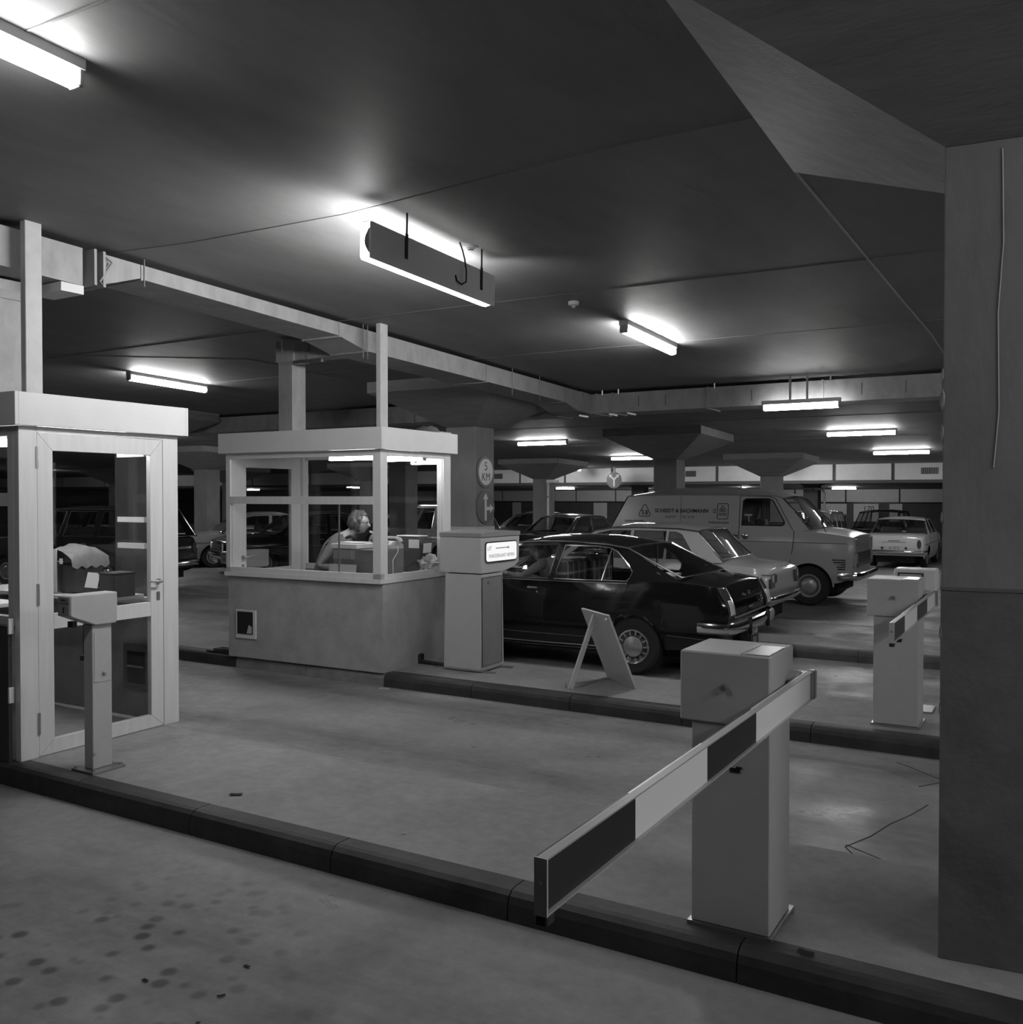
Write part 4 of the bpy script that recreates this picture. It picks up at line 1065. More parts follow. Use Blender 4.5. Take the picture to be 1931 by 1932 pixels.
        b = MB(); b.lathe([(rim, w*.86), (rim-.008, w*.9), (rim-.02, w*.62), (rim*.68, w*.45), (rim*.62, w*.55), (0, w*.55)], 32, M); b.build('rim', rm, t, True, 30)
        if k == 'slot':
            b = MB(); b.lathe([(rim+.004, w*.90), (rim-.004, w*1.02), (rim-.014, w*.98), (rim-.02, w*.9)], 36, M); b.build('trim_ring', chrome, t, True)
            b = MB(); b.lathe([(rim*.62, w*.78), (rim*.58, w*.94), (rim*.3, w*1.06), (0, w*1.16)], 32, M); b.build('hub_cap', mat('hub_cap_metal', .62, .28, metal=.9), t, True)
            b = MB()
            for i in range(14):
                a = 2*math.pi*i/14; b.box(rim*.64, rim*.92, -.007, .007, w*.70, w*.93, M=M @ Matrix.Rotation(a, 4, 'Z'))
            o = b.build('rim_spoke', mat('hub_cap_metal', .62, .28), t); o['kind'] = 'stuff'
        else:
            b = MB(); b.lathe([(rim*.66, w*.55), (rim*.64, w*.78), (rim*.5, w*1.0), (rim*.22, w*1.12), (0, w*1.14)], 28, M); b.build('hub_cap', P.get('capmat', mat('hub_cap_plain', .45, .25, metal=.7)), t, True)
            b = MB(); b.lathe([(rim-.01, w*.9), (rim-.016, w*.98), (rim-.026, w*.92)], 32, M); b.build('rim_edge', mat('rim_edge', .45, .4), t, True)
    def line(s, pts, r=.004, m=None, name='panel_gap', parent=None, sides=(-1, 1), out=.0015, flat=1.):
        m = m or dark_in
        for sd in sides:
            P = []
            for (xa, za), (xb, zb) in zip(pts, pts[1:]):
                n = max(1, int(math.hypot(xb-xa, zb-za)/.12))
                P += [s.pt(xa+(xb-xa)*i/n, za+(zb-za)*i/n, sd, out) for i in range(n)]
            P.append(s.pt(*pts[-1], sd, out))
            b = MB(); b.tube(P, r, 5, flat=flat); b.build(name, m, parent or s.t, True)
    def bumper(s, front, z, h=.10, wrap=.30, gap=.05, m=None, over=.015, thick=.035):
        L = s.L; w = s.P['W']/2; P = []
        x0 = (L + gap) if front else -gap
        sg = 1 if front else -1
        for y, dx in ((-w-over, wrap), (-w-over, wrap*.4), (-w-over+.03, .05), (-w*.82, .0), (-w*.4, -.02), (0, -.026)):
            P.append((x0 - sg*dx, y, z))
        P = P + [(x, -y, z_) for x, y, z_ in P[-2::-1]]
        b = MB(); rings = []
        pr = [(-thick*.2, -h/2), (thick*.55, -h*.38), (thick*.8, -h*.1), (thick*.8, h*.15), (thick*.5, h*.42), (-thick*.2, h/2)]
        bm = b.bm
        for i, p in enumerate(P):
            a = Vector(P[max(i-1, 0)]); c = Vector(P[min(i+1, len(P)-1)]); t = (c-a).normalized(); n = Vector((t.y, -t.x, 0))*sg*(1 if front else 1)
            if (n.x*sg < -1e-6): n = -n
            if abs(n.x) < .15: n = Vector((0, 1 if p[1] > 0 else -1, 0))
            rings.append([bm.verts.new(Vector(p) + n*u + Vector((0, 0, v))) for u, v in pr])
        for a, c in zip(rings, rings[1:]):
            for k in range(len(pr)): bm.faces.new((a[k], a[(k+1) % len(pr)], c[(k+1) % len(pr)], c[k]))
        bm.faces.new(rings[0]); bm.faces.new(rings[-1][::-1]); bmesh.ops.recalc_face_normals(bm, faces=bm.faces[:])
        return b.build('front_bumper' if front else 'rear_bumper', m or chrome, s.t, True, 45)
    def plate(s, front, z, txt, dark=True, off=.012, y=0., w=.46, h=.11):
        x = s.L + off if front else -off
        b = MB(); b.box(x-.004, x+.004, y-w/2, y+w/2, z-h/2, z+h/2); p = b.build('number_plate', black_pt if dark else mat('plate_white', .6, .5), s.t)
        rz = R(90) if front else R(-90)
        if txt.strip(): text(txt, h*.8, white_pt if dark else black_pt, 'plate_lettering', p, (x + (.005 if front else -.005), y, z), (R(90), 0, rz))
    def handle(s, x, z, sides=(-1, 1), l=.13):
        for sd in sides:
            p = s.pt(x, z, sd, .004)
            b = MB(); b.box(p.x-l/2, p.x+l/2, p.y-.012, p.y+.012, z-.011, z+.011, bev=.006, seg=2); b.build('door_handle', chrome, s.t, True)

# ---- the dark saloon at the ticket column
plaid = mat('plaid_seat', .12, .8)
def plaid_nodes(m):
    nt = m.node_tree; b = nt.nodes['Principled BSDF']; tc = nt.nodes.new('ShaderNodeTexCoord'); sx = nt.nodes.new('ShaderNodeSeparateXYZ'); nt.links.new(tc.outputs['Object'], sx.inputs[0])
    tot = None
    for ax, f in (('Y', 46.), ('Z', 46.), ('X', 46.)):
        w = nt.nodes.new('ShaderNodeMath'); w.operation = 'MULTIPLY'; w.inputs[1].default_value = f; nt.links.new(sx.outputs[ax], w.inputs[0])
        s_ = nt.nodes.new('ShaderNodeMath'); s_.operation = 'SINE'; nt.links.new(w.outputs[0], s_.inputs[0])
        g = nt.nodes.new('ShaderNodeMath'); g.operation = 'GREATER_THAN'; g.inputs[1].default_value = .80; nt.links.new(s_.outputs[0], g.inputs[0])
        if tot is None: tot = g.outputs[0]
        else:
            a = nt.nodes.new('ShaderNodeMath'); a.operation = 'ADD'; nt.links.new(tot, a.inputs[0]); nt.links.new(g.outputs[0], a.inputs[1]); tot = a.outputs[0]
    r = nt.nodes.new('ShaderNodeMapRange'); r.inputs['To Min'].default_value = .05; r.inputs['To Max'].default_value = .36; r.inputs['From Max'].default_value = 1.6; nt.links.new(tot, r.inputs['Value'])
    c = nt.nodes.new('ShaderNodeCombineColor')
    for i in range(3): nt.links.new(r.outputs[0], c.inputs[i])
    nt.links.new(c.outputs[0], b.inputs['Base Color'])
plaid_nodes(plaid)
dk = paint('dark_car_paint', .011, .09)
SAL = dict(L=4.25, W=1.64, paint=dk, wheels=(.985, 3.46), rw=.292, rim=.178, arch=.325, archdz=-.002, sill=.24, cap='slot', winset=.015,
    top=[(0, .938), (.12, .962), (.35, .99), (.55, 1.02), (.62, .93), (3.2, .93), (3.3, .955), (3.7, .93), (4.15, .85), (4.25, .83)],
    edge=[(0, .912), (.1, .925), (.35, .948), (.60, .965), (.85, .955), (1.1, .935), (2.0, .92), (3.2, .905), (3.8, .885), (4.2, .82), (4.25, .80)],
    half=[(0, .745), (.06, .775), (.3, .80), (.8, .818), (2, .82), (3.3, .815), (3.9, .79), (4.18, .755), (4.25, .72)],
    bot=[(0, .36), (.1, .33), (.5, .29), (.66, .275), (1.3, .24), (3.1, .24), (3.8, .26), (4.1, .33), (4.25, .36)],
    tail=[(.3, .12), (.5, .04), (.63, .005), (.68, .0), (.8, .032), (.9, .088), (.96, .115)], nose=[(.3, .1), (.5, .0), (.7, .0), (.85, .12)], endr=.24,
    cabin=(.62, 3.2), yb=.79, zb=.93, lean=.42, crown=.062,
    roof=[(1.10, 1.285), (1.36, 1.322), (1.75, 1.338), (2.1, 1.334), (2.4, 1.312), (2.62, 1.275)],
    belt=[(3.25, .925), (2.0, .915), (1.04, .925), (.85, .945), (.46, .96)],
    windows=[[(1.03, .985), (1.01, 1.05), (1.06, 1.11), (1.21, 1.245), (1.30, 1.285), (1.42, 1.297), (1.83, 1.300), (1.90, .945), (1.06, .955)],
             [(1.975, .942), (1.915, 1.300), (2.2, 1.297), (2.46, 1.266), (3.05, .945)]],
    rearbase=(.50, 1.005), frontbase=(3.22, .955), rb=.86, ang=30, seat=plaid, seats=((1.05, .93), (1.93, 1.13)), wheel_x=(2.78, 1))
c = Car('dark glossy saloon waiting beside the ticket column, plaid seats inside', (-2.775, 9.585, 0), R(180) - R(.0), SAL)
c.t.rotation_euler = (0, 0, R(180.6))
# rear quarter pillar bar and vent
b = MB()
for sd in (-1, 1): b.tube([(1.335, sd*(c.yg(.95)+.004), .95), (1.277, sd*(c.yg(1.285)+.004), 1.285)], .009, 6)
b.build('vent_bar', chrome, c.t, True)
c.line([(.20, .41), (.62, .432)], .004, mat('dull_line', .12, .3), 'crease', out=.0)
c.line([(1.99, .92), (2.025, .70), (2.025, .27)]); c.line([(1.03, .94), (1.08, .80), (1.13, .70), (1.26, .58)]); c.line([(2.03, .27), (1.36, .27)], .003)
c.line([(3.08, .93), (3.13, .7), (3.10, .27)])
c.line([(1.36, .262), (2.2, .252), (3.12, .262)], .012, chrome, 'sill_trim', out=.008); c.line([(1.36, .228), (2.2, .222), (3.12, .232)], .007, chrome, 'sill_trim', out=.004)
c.line([(1.33, .352), (2.2, .352), (3.1, .36)], .005, mat('dull_line', .12, .3), 'crease', out=.001)
c.line([(1.05, .932), (1.9, .922), (2.6, .925), (3.05, .93)], .009, chrome, 'waist_trim', out=.004)
for sd in (-1, 1):
    b = MB(); b.tube([c.pt(.985+.335*math.cos(math.pi*i/16), .290+.335*math.sin(math.pi*i/16), sd, .003) for i in range(17)], .009, 6); b.build('arch_lip', c.m, c.t, True)
c.handle(1.235, .858); c.handle(2.15, .842)
for sd in (-1, 1):
    p = c.pt(2.09, .80, sd, .002); b = MB(); b.lathe([(0, .006), (.012, .006), (.014, 0)], 12, Mx(p, (90 if sd < 0 else -90, 0, 0))); b.build('door_lock', chrome, c.t, True)
    b = MB(); pp = [(.72, 1.055), (.755, 1.06), (.74, 1.04), (.70, 1.03)]; b.prism([(x, z) for x, z in pp], 'y', sd*(c.yg(1.045)+.001), sd*(c.yg(1.045)+.006)); b.build('pillar_badge', chrome, c.t)
    def lamp_prism(zs, d0, d1, ya, yb_):
        pts = [(c.xs(0, z_) - d0, z_) for z_ in zs] + [(c.xs(0, z_) + d1, z_) for z_ in zs[::-1]]
        b = MB(); b.prism(pts, 'y', *sorted((sd*ya, sd*yb_)), bev=.005); return b
    lamp_prism((.925, .90, .85, .80, .74, .69, .65, .625), .016, .09, .60, .744).build('tail_lamp', lens_red, c.t, True)
    lamp_prism((.805, .77, .73, .69, .66), .024, .02, .62, .738).build('tail_lamp_window', mat('clear_reflector', .95, .1), c.t, True)
    b = MB(); b.tube([(c.xs(0, z_) - .018, sd*.598, z_) for z_ in (.925, .85, .75, .68, .63)], .006, 5); b.build('lamp_trim', chrome, c.t, True)
b = MB(); b.tube([(c.xs(0, .63)-.012, -.60+.1*i, .625) for i in range(13)], .011, 6); b.build('tail_moulding', mat('dull_chrome', .4, .3, metal=.8), c.t, True)
b = MB(); b.tube([(.53, -.72, .967), (.33, -.735, .953), (.14, -.74, .925)], .006, 6); b.tube([(.53, .72, .967), (.33, .735, .953), (.14, .74, .925)], .006, 6); b.build('boot_gap', dark_in, c.t)
M = Mx((c.xs(0, .72)-.012, -.40, .735), (0, -82, 0))
b = MB(); b.tube([M @ Vector((.035*math.cos(2*math.pi*i/18), .028*math.sin(2*math.pi*i/18), 0)) for i in range(18)], .006, 6, closed=True); b.build('ring_badge', chrome, c.t, True)
b = MB(); b.box(c.xs(0, .69)-.014, .0, -.06, .10, .68, .70); b.build('script_badge', chrome, c.t)
b = MB(); b.lathe([(0, .02), (.02, .018), (.024, 0)], 12, Mx((.02, 0, .83), (0, -80, 0))); b.build('boot_lock', chrome, c.t, True)
c.bumper(False, .535, .12, .34, .055); c.bumper(True, .50, .12, .34, .055)
for y in (-.34, .34):
    b = MB(); b.box(-.115, -.075, y-.02, y+.02, .44, .62, bev=.012, seg=2); b.build('over_rider', rubber, c.t, True)
b = MB(); b.box(-.005, .06, -.30, .10, .27, .47); b.build('plate_holder', plasticd, c.t)
b = MB(); b.box(-.02, -.008, -.25, .05, .27, .46); p = b.build('number_plate', black_pt, c.t)
text('33-08', .085, white_pt, 'plate_lettering', p, (-.0215, -.10, .41), (R(90), 0, R(-90))); text('DU', .085, white_pt, 'plate_lettering', p, (-.0215, -.10, .32), (R(90), 0, R(-90)))
b = MB(); b.tube([(.05, .45, .25), (-.04, .45, .24)], .022, 10); b.build('exhaust_tip', steel, c.t, True)
b = MB(); b.box(.78, .98, -.28, -.05, .935, .955, M=Mx((0, 0, .03), (0, 0, 8))); b.build('papers', paper, c.t)
for y in (-.72, -.6, .6, .72):
    b = MB(); b.lathe([(0, .03), (.07, .02), (.08, 0)], 18, Mx((4.24, y*.88, .66), (0, 90, 0))); b.build('head_lamp', lens_wh, c.t, True)
b = MB(); b.box(4.235, 4.262, -.48, .48, .58, .74); b.build('grille', plasticd, c.t)

# ---- parametric plain cars for the rest of the hall
def plain(L=4.2, W=1.6, H=1.38, zb=.90, kind='saloon', pv=.3, rough=.12, **kw):
    d = dict(L=L, W=W, paint=paint('car_paint_%03d' % int(pv*1000), pv, rough), wheels=(.20*L, .80*L), rw=.295, rim=.18, arch=.335, sill=.24, zb=zb, yb=W/2*.962, lean=.36, crown=.06,
        half=[(0, W/2*.92), (.08, W/2*.96), (.5, W/2*.99), (L/2, W/2), (L-.5, W/2*.985), (L-.08, W/2*.945), (L, W/2*.90)],
        bot=[(0, .36), (.3, .28), (L*.3, .24), (L*.72, .24), (L-.3, .28), (L, .36)],
        tail=[(.3, .1), (.5, .02), (.75, 0.), (.95, .06)], nose=[(.3, .08), (.5, 0), (.8, .02), (.95, .08)])
    he = H - .055
    if kind == 'saloon':
        d.update(top=[(0, zb-.01), (.3, zb+.035), (.24*L, zb+.05), (.25*L, zb), (.735*L, zb), (.745*L, zb+.045), (.86*L, zb+.0), (L-.05, zb-.09), (L, zb-.12)],
            edge=[(0, zb-.07), (.15, zb-.025), (.5*L, zb-.005), (.8*L, zb-.03), (L-.05, zb-.10), (L, zb-.14)], cabin=(.25*L, .735*L),
            roof=[(.305*L, he-.03), (.36*L, he), (.47*L, he+.01), (.56*L, he-.005), (.615*L, he-.045)], belt=[(.745*L, zb), (.5*L, zb-.01), (.19*L, zb)],
            windows=[[(.27*L, zb+.035), (.325*L, he-.045), (.445*L, he-.03), (.455*L, zb+.035)], [(.475*L, zb+.035), (.465*L, he-.03), (.55*L, he-.035), (.60*L, he-.075), (.70*L, zb+.035)]],
            rearbase=(.215*L, zb+.04), frontbase=(.75*L, zb+.035), seats=((.3*L, zb+.06), (.46*L, zb+.20)))
    elif kind == 'estate':
        d.update(top=[(0, zb-.02), (.1, zb), (.735*L, zb), (.745*L, zb+.045), (.86*L, zb), (L-.05, zb-.09), (L, zb-.12)],
            edge=[(0, zb-.04), (.15, zb-.01), (.5*L, zb-.005), (.8*L, zb-.03), (L-.05, zb-.10), (L, zb-.14)], cabin=(.06, .735*L),
            roof=[(.075*L, he-.01), (.2*L, he+.005), (.47*L, he+.01), (.56*L, he-.005), (.615*L, he-.045)], belt=[(.745*L, zb), (.5*L, zb-.01), (.02, zb)],
            windows=[[(.07*L, zb+.04), (.105*L, he-.05), (.245*L, he-.04), (.245*L, zb+.04)], [(.28*L, zb+.04), (.285*L, he-.04), (.44*L, he-.035), (.45*L, zb+.04)], [(.475*L, zb+.035), (.465*L, he-.03), (.55*L, he-.035), (.60*L, he-.075), (.70*L, zb+.035)]],
            rearbase=(.02, zb+.02), frontbase=(.75*L, zb+.035), seats=((.3*L, zb+.06), (.46*L, zb+.20)))
    d.update(kw)
    return d
def fit_out(c, tail='round', plate='', dark=True, front=True):
    L, zb, W = c.L, c.P['zb'], c.P['W']
    c.bumper(False, .47, .10, .25, .04); c.bumper(True, .47, .10, .25, .04)
    c.line([(.47*L, zb-.02), (.475*L, .27)]); c.line([(.27*L, zb-.02), (.29*L, .55)]); c.line([(.71*L, zb-.04), (.715*L, .27)])
    c.line([(.06, .66), (L*.5, .68), (L-.1, .66)], .006, chrome, 'side_trim', out=.003)
    c.handle(.32*L, zb-.10); c.handle(.505*L, zb-.10)
    for sd in (-1, 1):
        y = sd*W*.40
        x = c.xs(0, zb-.24) - .004
        b = MB()
        if tail == 'round': b.prism([(y + .055*math.cos(2*math.pi*i/16), zb-.22 + .12*math.sin(2*math.pi*i/16)) for i in range(16)], 'x', x-.012, x+.02)
        else: b.box(x-.012, x+.02, y-.11, y+.11, zb-.30, zb-.17, bev=.01)
        b.build('tail_lamp', lens_red, c.t, True)
        b = MB(); b.lathe([(0, .03), (.06, .022), (.085, 0)], 20, Mx((L - .01, sd*W*.36, zb-.24), (0, 90, 0))); b.build('head_lamp', lens_wh, c.t, True)
        b = MB(); b.tube([(L - .005, sd*W*.36 + .092*math.cos(2*math.pi*i/20), zb-.24 + .092*math.sin(2*math.pi*i/20)) for i in range(20)], .009, 6, closed=True); b.build('lamp_ring', chrome, c.t, True)
    b = MB(); b.box(L-.012, L+.008, -W*.27, W*.27, zb-.31, zb-.19); g = b.build('grille', plasticd, c.t)
    b = MB()
    for i in range(5): b.box(L+.004, L+.012, -W*.265, W*.265, zb-.305+.026*i, zb-.297+.026*i)
    o = b.build('grille_bar', chrome, g); o['kind'] = 'stuff'
    b = MB(); b.box(c.xs(0, zb-.06)-.006, .02, -W*.30, W*.30, zb-.135, zb-.128); b.build('boot_gap', dark_in, c.t)
    if plate: c.plate(False, zb-.33, plate, dark, off=.004); c.plate(True, .36, plate, dark, off=.035)

# light saloon parked beyond the dark one, tail to the right
LS = plain(4.25, 1.62, 1.43, .92, pv=.62, roof=[(1.02, 1.345), (1.28, 1.375), (1.9, 1.385), (2.3, 1.372), (2.56, 1.33)], belt=[(3.17, .92), (2.1, .91), (.62, .94)],
    windows=[[(1.00, .975), (1.24, 1.30), (1.32, 1.335), (1.42, 1.34), (1.42, .97)], [(1.47, .97), (1.47, 1.342), (1.94, 1.345), (1.96, .97)], [(2.02, .965), (2.0, 1.345), (2.32, 1.335), (2.5, 1.295), (2.95, .965)]],
    rearbase=(.66, .985), top=[(0, .885), (.12, .915), (.35, .935), (.66, .98), (.70, .92), (3.1, .92), (3.17, .965), (3.6, .93), (4.2, .83), (4.25, .80)],
    edge=[(0, .83), (.12, .875), (.5, .91), (1.2, .925), (2.1, .915), (3.4, .89), (4.2, .80), (4.25, .78)], cabin=(.70, 3.1), rb=.9)
c = Car('light saloon parked between the dark saloon and the lettered van', (-3.24, 12.82, 0), R(180), LS); fit_out(c, 'bar')
for sd in (-1, 1):
    b = MB(); b.tube([(c.xs(0, .80)-.008, sd*.46, .80), (c.xs(0, .80)-.008, sd*.74, .80), (.10, sd*.79, .80)], .008, 6); b.tube([(c.xs(0, .69)-.008, sd*.46, .69), (c.xs(0, .69)-.008, sd*.74, .69)], .008, 6); b.build('lamp_frame', chrome, c.t, True)
    for y in (.5, .57, .64):
        b = MB(); b.box(-.022, -.008, sd*y-.028, sd*y+.028, .70, .79); b.build('lamp_cell', lens_wh if y > .6 else lens_red, c.t)

# white saloon far right, seen from behind
WS = plain(4.1, 1.57, 1.38, .90, pv=.72); WS['rearbase'] = (.62, .945)
WS['windows'][0] = [(.30*4.1, .94), (.335*4.1, 1.28), (.445*4.1, 1.295), (.455*4.1, .935)]
c = Car('white saloon seen from behind, far right next to the big column', (-3.86, 26.8, flo(27)), R(90), WS); fit_out(c, 'round', '41 27 E', False)
b = MB(); b.box(c.xs(0, .72)-.008, .0, -.30, .30, .72, .728); b.build('boot_trim', chrome, c.t)
b = MB(); b.box(c.xs(0, .76)-.012, .0, -.14, .14, .757, .772); b.build('script_badge', plasticd, c.t)
for sd in (-1, 1):
    b = MB(); b.lathe([(0, .012), (.03, .01), (.035, 0)], 14, Mx((c.xs(0, .58)-.004, sd*.30, .57), (0, -90, 0))); b.build('reflector', plasticd, c.t, True)
# dark car left of it
c = Car('dark boxy car between the small hatchback and the white saloon', (-5.0, 31.2, flo(30)), R(90), plain(4.3, 1.6, 1.55, .93, 'estate', pv=.03)); fit_out(c, 'bar')
# small boxy hatchback in front of the van nose
HB = plain(3.6, 1.48, 1.54, .92, 'estate', pv=.60); HB['lean'] = .16; HB['rearbase'] = (.03, .98)
c = Car('small boxy light hatchback seen from behind, just right of the van windscreen', (-6.66, 29.15, flo(29)), R(91), HB); fit_out(c, 'bar')
for sd in (-1, 1):
    b = MB(); b.prism([(3.05, .5), (3.0, .75), (2.75, .93), (2.4, .95), (2.2, .8), (2.15, .5)], 'y', sd*.70, sd*.82, bev=.04, seg=2); b.build('wing', HB['paint'], c.t, True)
# cars behind and left of the van
c = Car('dark saloon at the distant column left of the van, nearer of two', (-11.9, 26.3, flo(25)), R(258), plain(4.3, 1.66, 1.42, .90, pv=.025)); fit_out(c, 'round')
c = Car('dark saloon half hidden by the van tail, farther of two', (-9.8, 27.3, flo(25)), R(258), plain(4.4, 1.66, 1.48, .92, 'estate', pv=.05)); fit_out(c, 'round')
c = Car('dark car beside the signed column, only its cabin showing', (-13.4, 28.2, flo(27)), R(195), plain(4.2, 1.62, 1.46, .92, pv=.03)); fit_out(c, 'round')
c = Car('light estate car seen through the right panes of the occupied booth', (-13.2, 20.95, flo(20)), R(177), plain(4.3, 1.66, 1.66, .98, 'estate', pv=.42)); fit_out(c, 'round')
# left side: light saloon, black saloons behind the booth
c = Car('light grey saloon at far left between the two booths', (-17.8, 20.2, flo(18)), R(240), plain(4.4, 1.68, 1.43, .90, pv=.34)); fit_out(c, 'bar')
c = Car('black saloon with round lamps seen past and through the occupied booth', (-14.85, 19.3, flo(17)), R(240), plain(4.6, 1.74, 1.47, .92, pv=.015)); fit_out(c, 'round', ' ', False)
c = Car('dark car far behind the black saloons, only its roof showing', (-15.2, 23.3, flo(22)), R(184), plain(4.3, 1.68, 1.5, .92, pv=.03)); fit_out(c, 'round')
c = Car('dark car with bright front window seen through the left booth door', (-15.3, 12.5, 0), R(190), plain(4.4, 1.7, 1.62, 1.0, 'estate', pv=.03)); fit_out(c, 'round')

# ---- the lettered van
vp = paint('van_grey_paint', .50, .2)
S = 1.0225
VX = lambda X: (X*S - (-7.27))              # world x (measured on the near side) to local x
VL = 4.36
VAN = dict(L=VL, W=1.86, paint=vp, wheels=(.98, 3.645), rw=.335, rim=.20, arch=.385, archdz=.0, sill=.36, capmat=mat('hub_cap_van', .42, .3, metal=.4), rimmat=mat('van_rim', .16, .4), winset=.03,
    top=[(0, 1.27), (3.0, 1.27), (3.62, 1.27), (3.66, 1.30), (3.85, 1.29), (4.2, 1.23), (4.33, 1.19), (VL, 1.17)],
    edge=[(0, 1.26), (2.9, 1.26), (3.4, 1.262), (3.9, 1.225), (4.25, 1.175), (VL, 1.155)],
    half=[(0, .90), (.05, .92), (.4, .93), (3.2, .93), (3.6, .925), (4.1, .90), (4.3, .865), (VL, .84)],
    bot=[(0, .42), (.3, .38), (3.0, .36), (3.3, .36), (4.1, .40), (4.25, .44), (VL, .46)],
    tail=[(.3, .02), (1.3, .0)], nose=[(.4, .06), (.6, .03), (.8, .01), (1.0, 0), (1.2, .03)],
    cabin=(.06, 3.62), yb=.905, zb=1.27, lean=.13, crown=.135, trim_r=.011, trim=rubber, gutter=mat('van_gutter', .30, .3),
    roof=[(.33, 1.835), (.6, 1.853), (1.5, 1.862), (2.6, 1.858), (2.95, 1.85), (3.10, 1.835), (3.20, 1.80)],
    belt=[(3.66, 1.262), (3.3, 1.258), (1.0, 1.258), (.02, 1.258)],
    windows=[[(2.50, 1.34), (2.515, 1.76), (2.56, 1.795), (2.96, 1.798), (3.03, 1.765), (3.235, 1.40), (3.225, 1.355), (3.19, 1.34)]],
    rearbase=(.02, 1.262), frontbase=(3.70, 1.30), rb=1.0, fb=.98, blindrear=True, seats=(), wheel_x=(3.25, 1), endr=.3)
VAN['ub'] = (.3, .62); VAN['ubz'] = .28
class Van(Car):
    PROF = [(0, .965), (.2, .985), (.36, .992), (.40, .985), (.44, 1.0), (.7, 1.0), (.76, .985), (1, .975)]
v = Van('grey delivery van lettered on its side, parked nose to the right', (-7.27, 16.83, flo(16)), 0, VAN, name='delivery_van', cat='van')
vt = v.t
v.line([(2.455, 1.25), (2.44, .80), (2.44, .40)], .006); v.line([(3.40, 1.255), (3.38, .95), (3.33, .72), (3.24, .38)], .006)
b = MB()
for sd in (-1, 1): b.tube([(2.455, sd*(v.yg(1.27)+.002), 1.26), (2.455, sd*(v.yg(1.84)+.002), 1.845), (2.96, sd*(v.yg(1.84)+.002), 1.838), (3.07, sd*(v.yg(1.80)+.002), 1.80), (3.38, sd*(v.yg(1.28)+.002), 1.265)], .006, 5)
b.build('door_gap', dark_in, vt)
b = MB()
for sd in (-1, 1): b.tube([(1.375, sd*(v.yg(1.27)+.001), 1.265), (1.375, sd*(v.yg(1.84)+.001), 1.85)], .004, 5)
b.build('panel_seam', mat('dull_seam', .12, .5), vt)
v.line([(.05, 1.065), (2.4, 1.063), (3.35, 1.062), (4.24, 1.055)], .006, mat('dull_seam', .12, .5), 'side_crease', out=.0)
v.line([(2.36, .4), (2.36, 1.2)], .005, mat('dull_seam', .12, .5), 'panel_seam', out=0)
for sd in (-1, 1):
    b = MB(); b.tube([v.pt(3.645+.395*math.cos(math.pi*i/18), .335+.395*math.sin(math.pi*i/18), sd, .004) for i in range(19)], .016, 7); b.build('arch_lip', vp, vt, True)
    p = v.pt(2.57, 1.145, sd, .01)
    b = MB(); b.lathe([(.015, .0), (.045, .004), (.05, .012), (.03, .018), (0, .018)], 16, Mx(p - Vector((0, -sd*.01*0, 0)), (90 if sd < 0 else -90, 0, 0))); b.tube([p + Vector((-.075, 0, .01)), p + Vector((.05, sd*.02, 0))], .012, 8); b.build('door_handle', chrome, vt, True)
    p = v.pt(2.385, 1.13, sd, .005)
    b = MB(); b.box(p.x-.045, p.x+.045, p.y-.018, p.y+.018, 1.06, 1.17, bev=.008); b.build('door_runner', plasticd, vt)
    b = MB(); b.lathe([(0, .012), (.025, .012), (.03, 0)], 12, Mx(p + Vector((.02, sd*.015, 0)), (90 if sd < 0 else -90, 0, 0))); b.build('lock_boss', chrome, vt, True)
    for k in range(5):
        z = .80 - .038*k; x0 = 4.02 + .022*k
        b = MB(); P = [v.pt(x0, z, sd, .002), v.pt(4.12, z, sd, .006), v.pt(4.235, z, sd, .002)]; b.tube(P, .009, 6); b.build('cooling_rib', mat('van_rib', .42, .25), vt, True)
        b = MB(); P = [v.pt(x0, z-.018, sd, .0), v.pt(4.235, z-.018, sd, .0)]; b.tube(P, .007, 5); b.build('cooling_slot', dark_in, vt)
    M = Mx((VL-.055, sd*.70, 1.02), (0, 90, 0))
    b = MB(); b.lathe([(.085, 0), (.098, .02), (.09, .04), (.08, .035)], 24, M); b.build('lamp_ring', chrome, vt, True)
    b = MB(); b.lathe([(.085, .02), (.06, .05), (0, .065)], 24, M); b.build('head_lamp', lens_wh, vt, True)
    b = MB(); b.box(VL-.03, VL+.012, sd*.70-.115, sd*.70+.115, .90, 1.14, bev=.02); b.box(VL-.02, VL+.02, sd*.70-.10, sd*.70+.10, .66, .885, bev=.01); b.build('lamp_surround', mat('surround_grey', .5, .3, metal=.2), vt)
    b = MB(); b.lathe([(0, .03), (.03, .02), (.035, 0)], 14, Mx((VL+.015, sd*.70, .70), (0, 90, 0))); b.build('indicator', lens_red, vt, True)
    b = MB(); b.tube([(3.92, sd*.89, 1.24), (3.90, sd*.93, 1.30), (3.87, sd*.95, 1.40)], .008, 6); b.build('mirror_stem', plasticd, vt, True)
    b = MB(); b.prism([(sd*.95 + .055*math.cos(2*math.pi*i/16), 1.44 + .075*math.sin(2*math.pi*i/16)) for i in range(16)], 'x', 3.86, 3.885, bev=.006); b.build('wing_mirror', plasticd, vt, True)
    b = MB(); b.tube([v.pt(.20, .55, sd, .004), v.pt(.2, .85, sd, .004)], .012, 6); b.build('rear_hinge', vp, vt, True)
b = MB(); b.box(VL-.012, VL+.012, -.58, .58, .66, .90); g = b.build('grille', plasticd, vt)
for i in range(6):
    b = MB(); b.box(VL+.01, VL+.018, -.575, .575, .675+.04*i, .683+.04*i); b.build('grille_bar', chrome, g)
b = MB()
for i in range(22): b.box(VL+.009, VL+.017, -.57+.054*i, -.564+.054*i, .665, .895)
o = b.build('grille_mesh', chrome, g); o['kind'] = 'stuff'
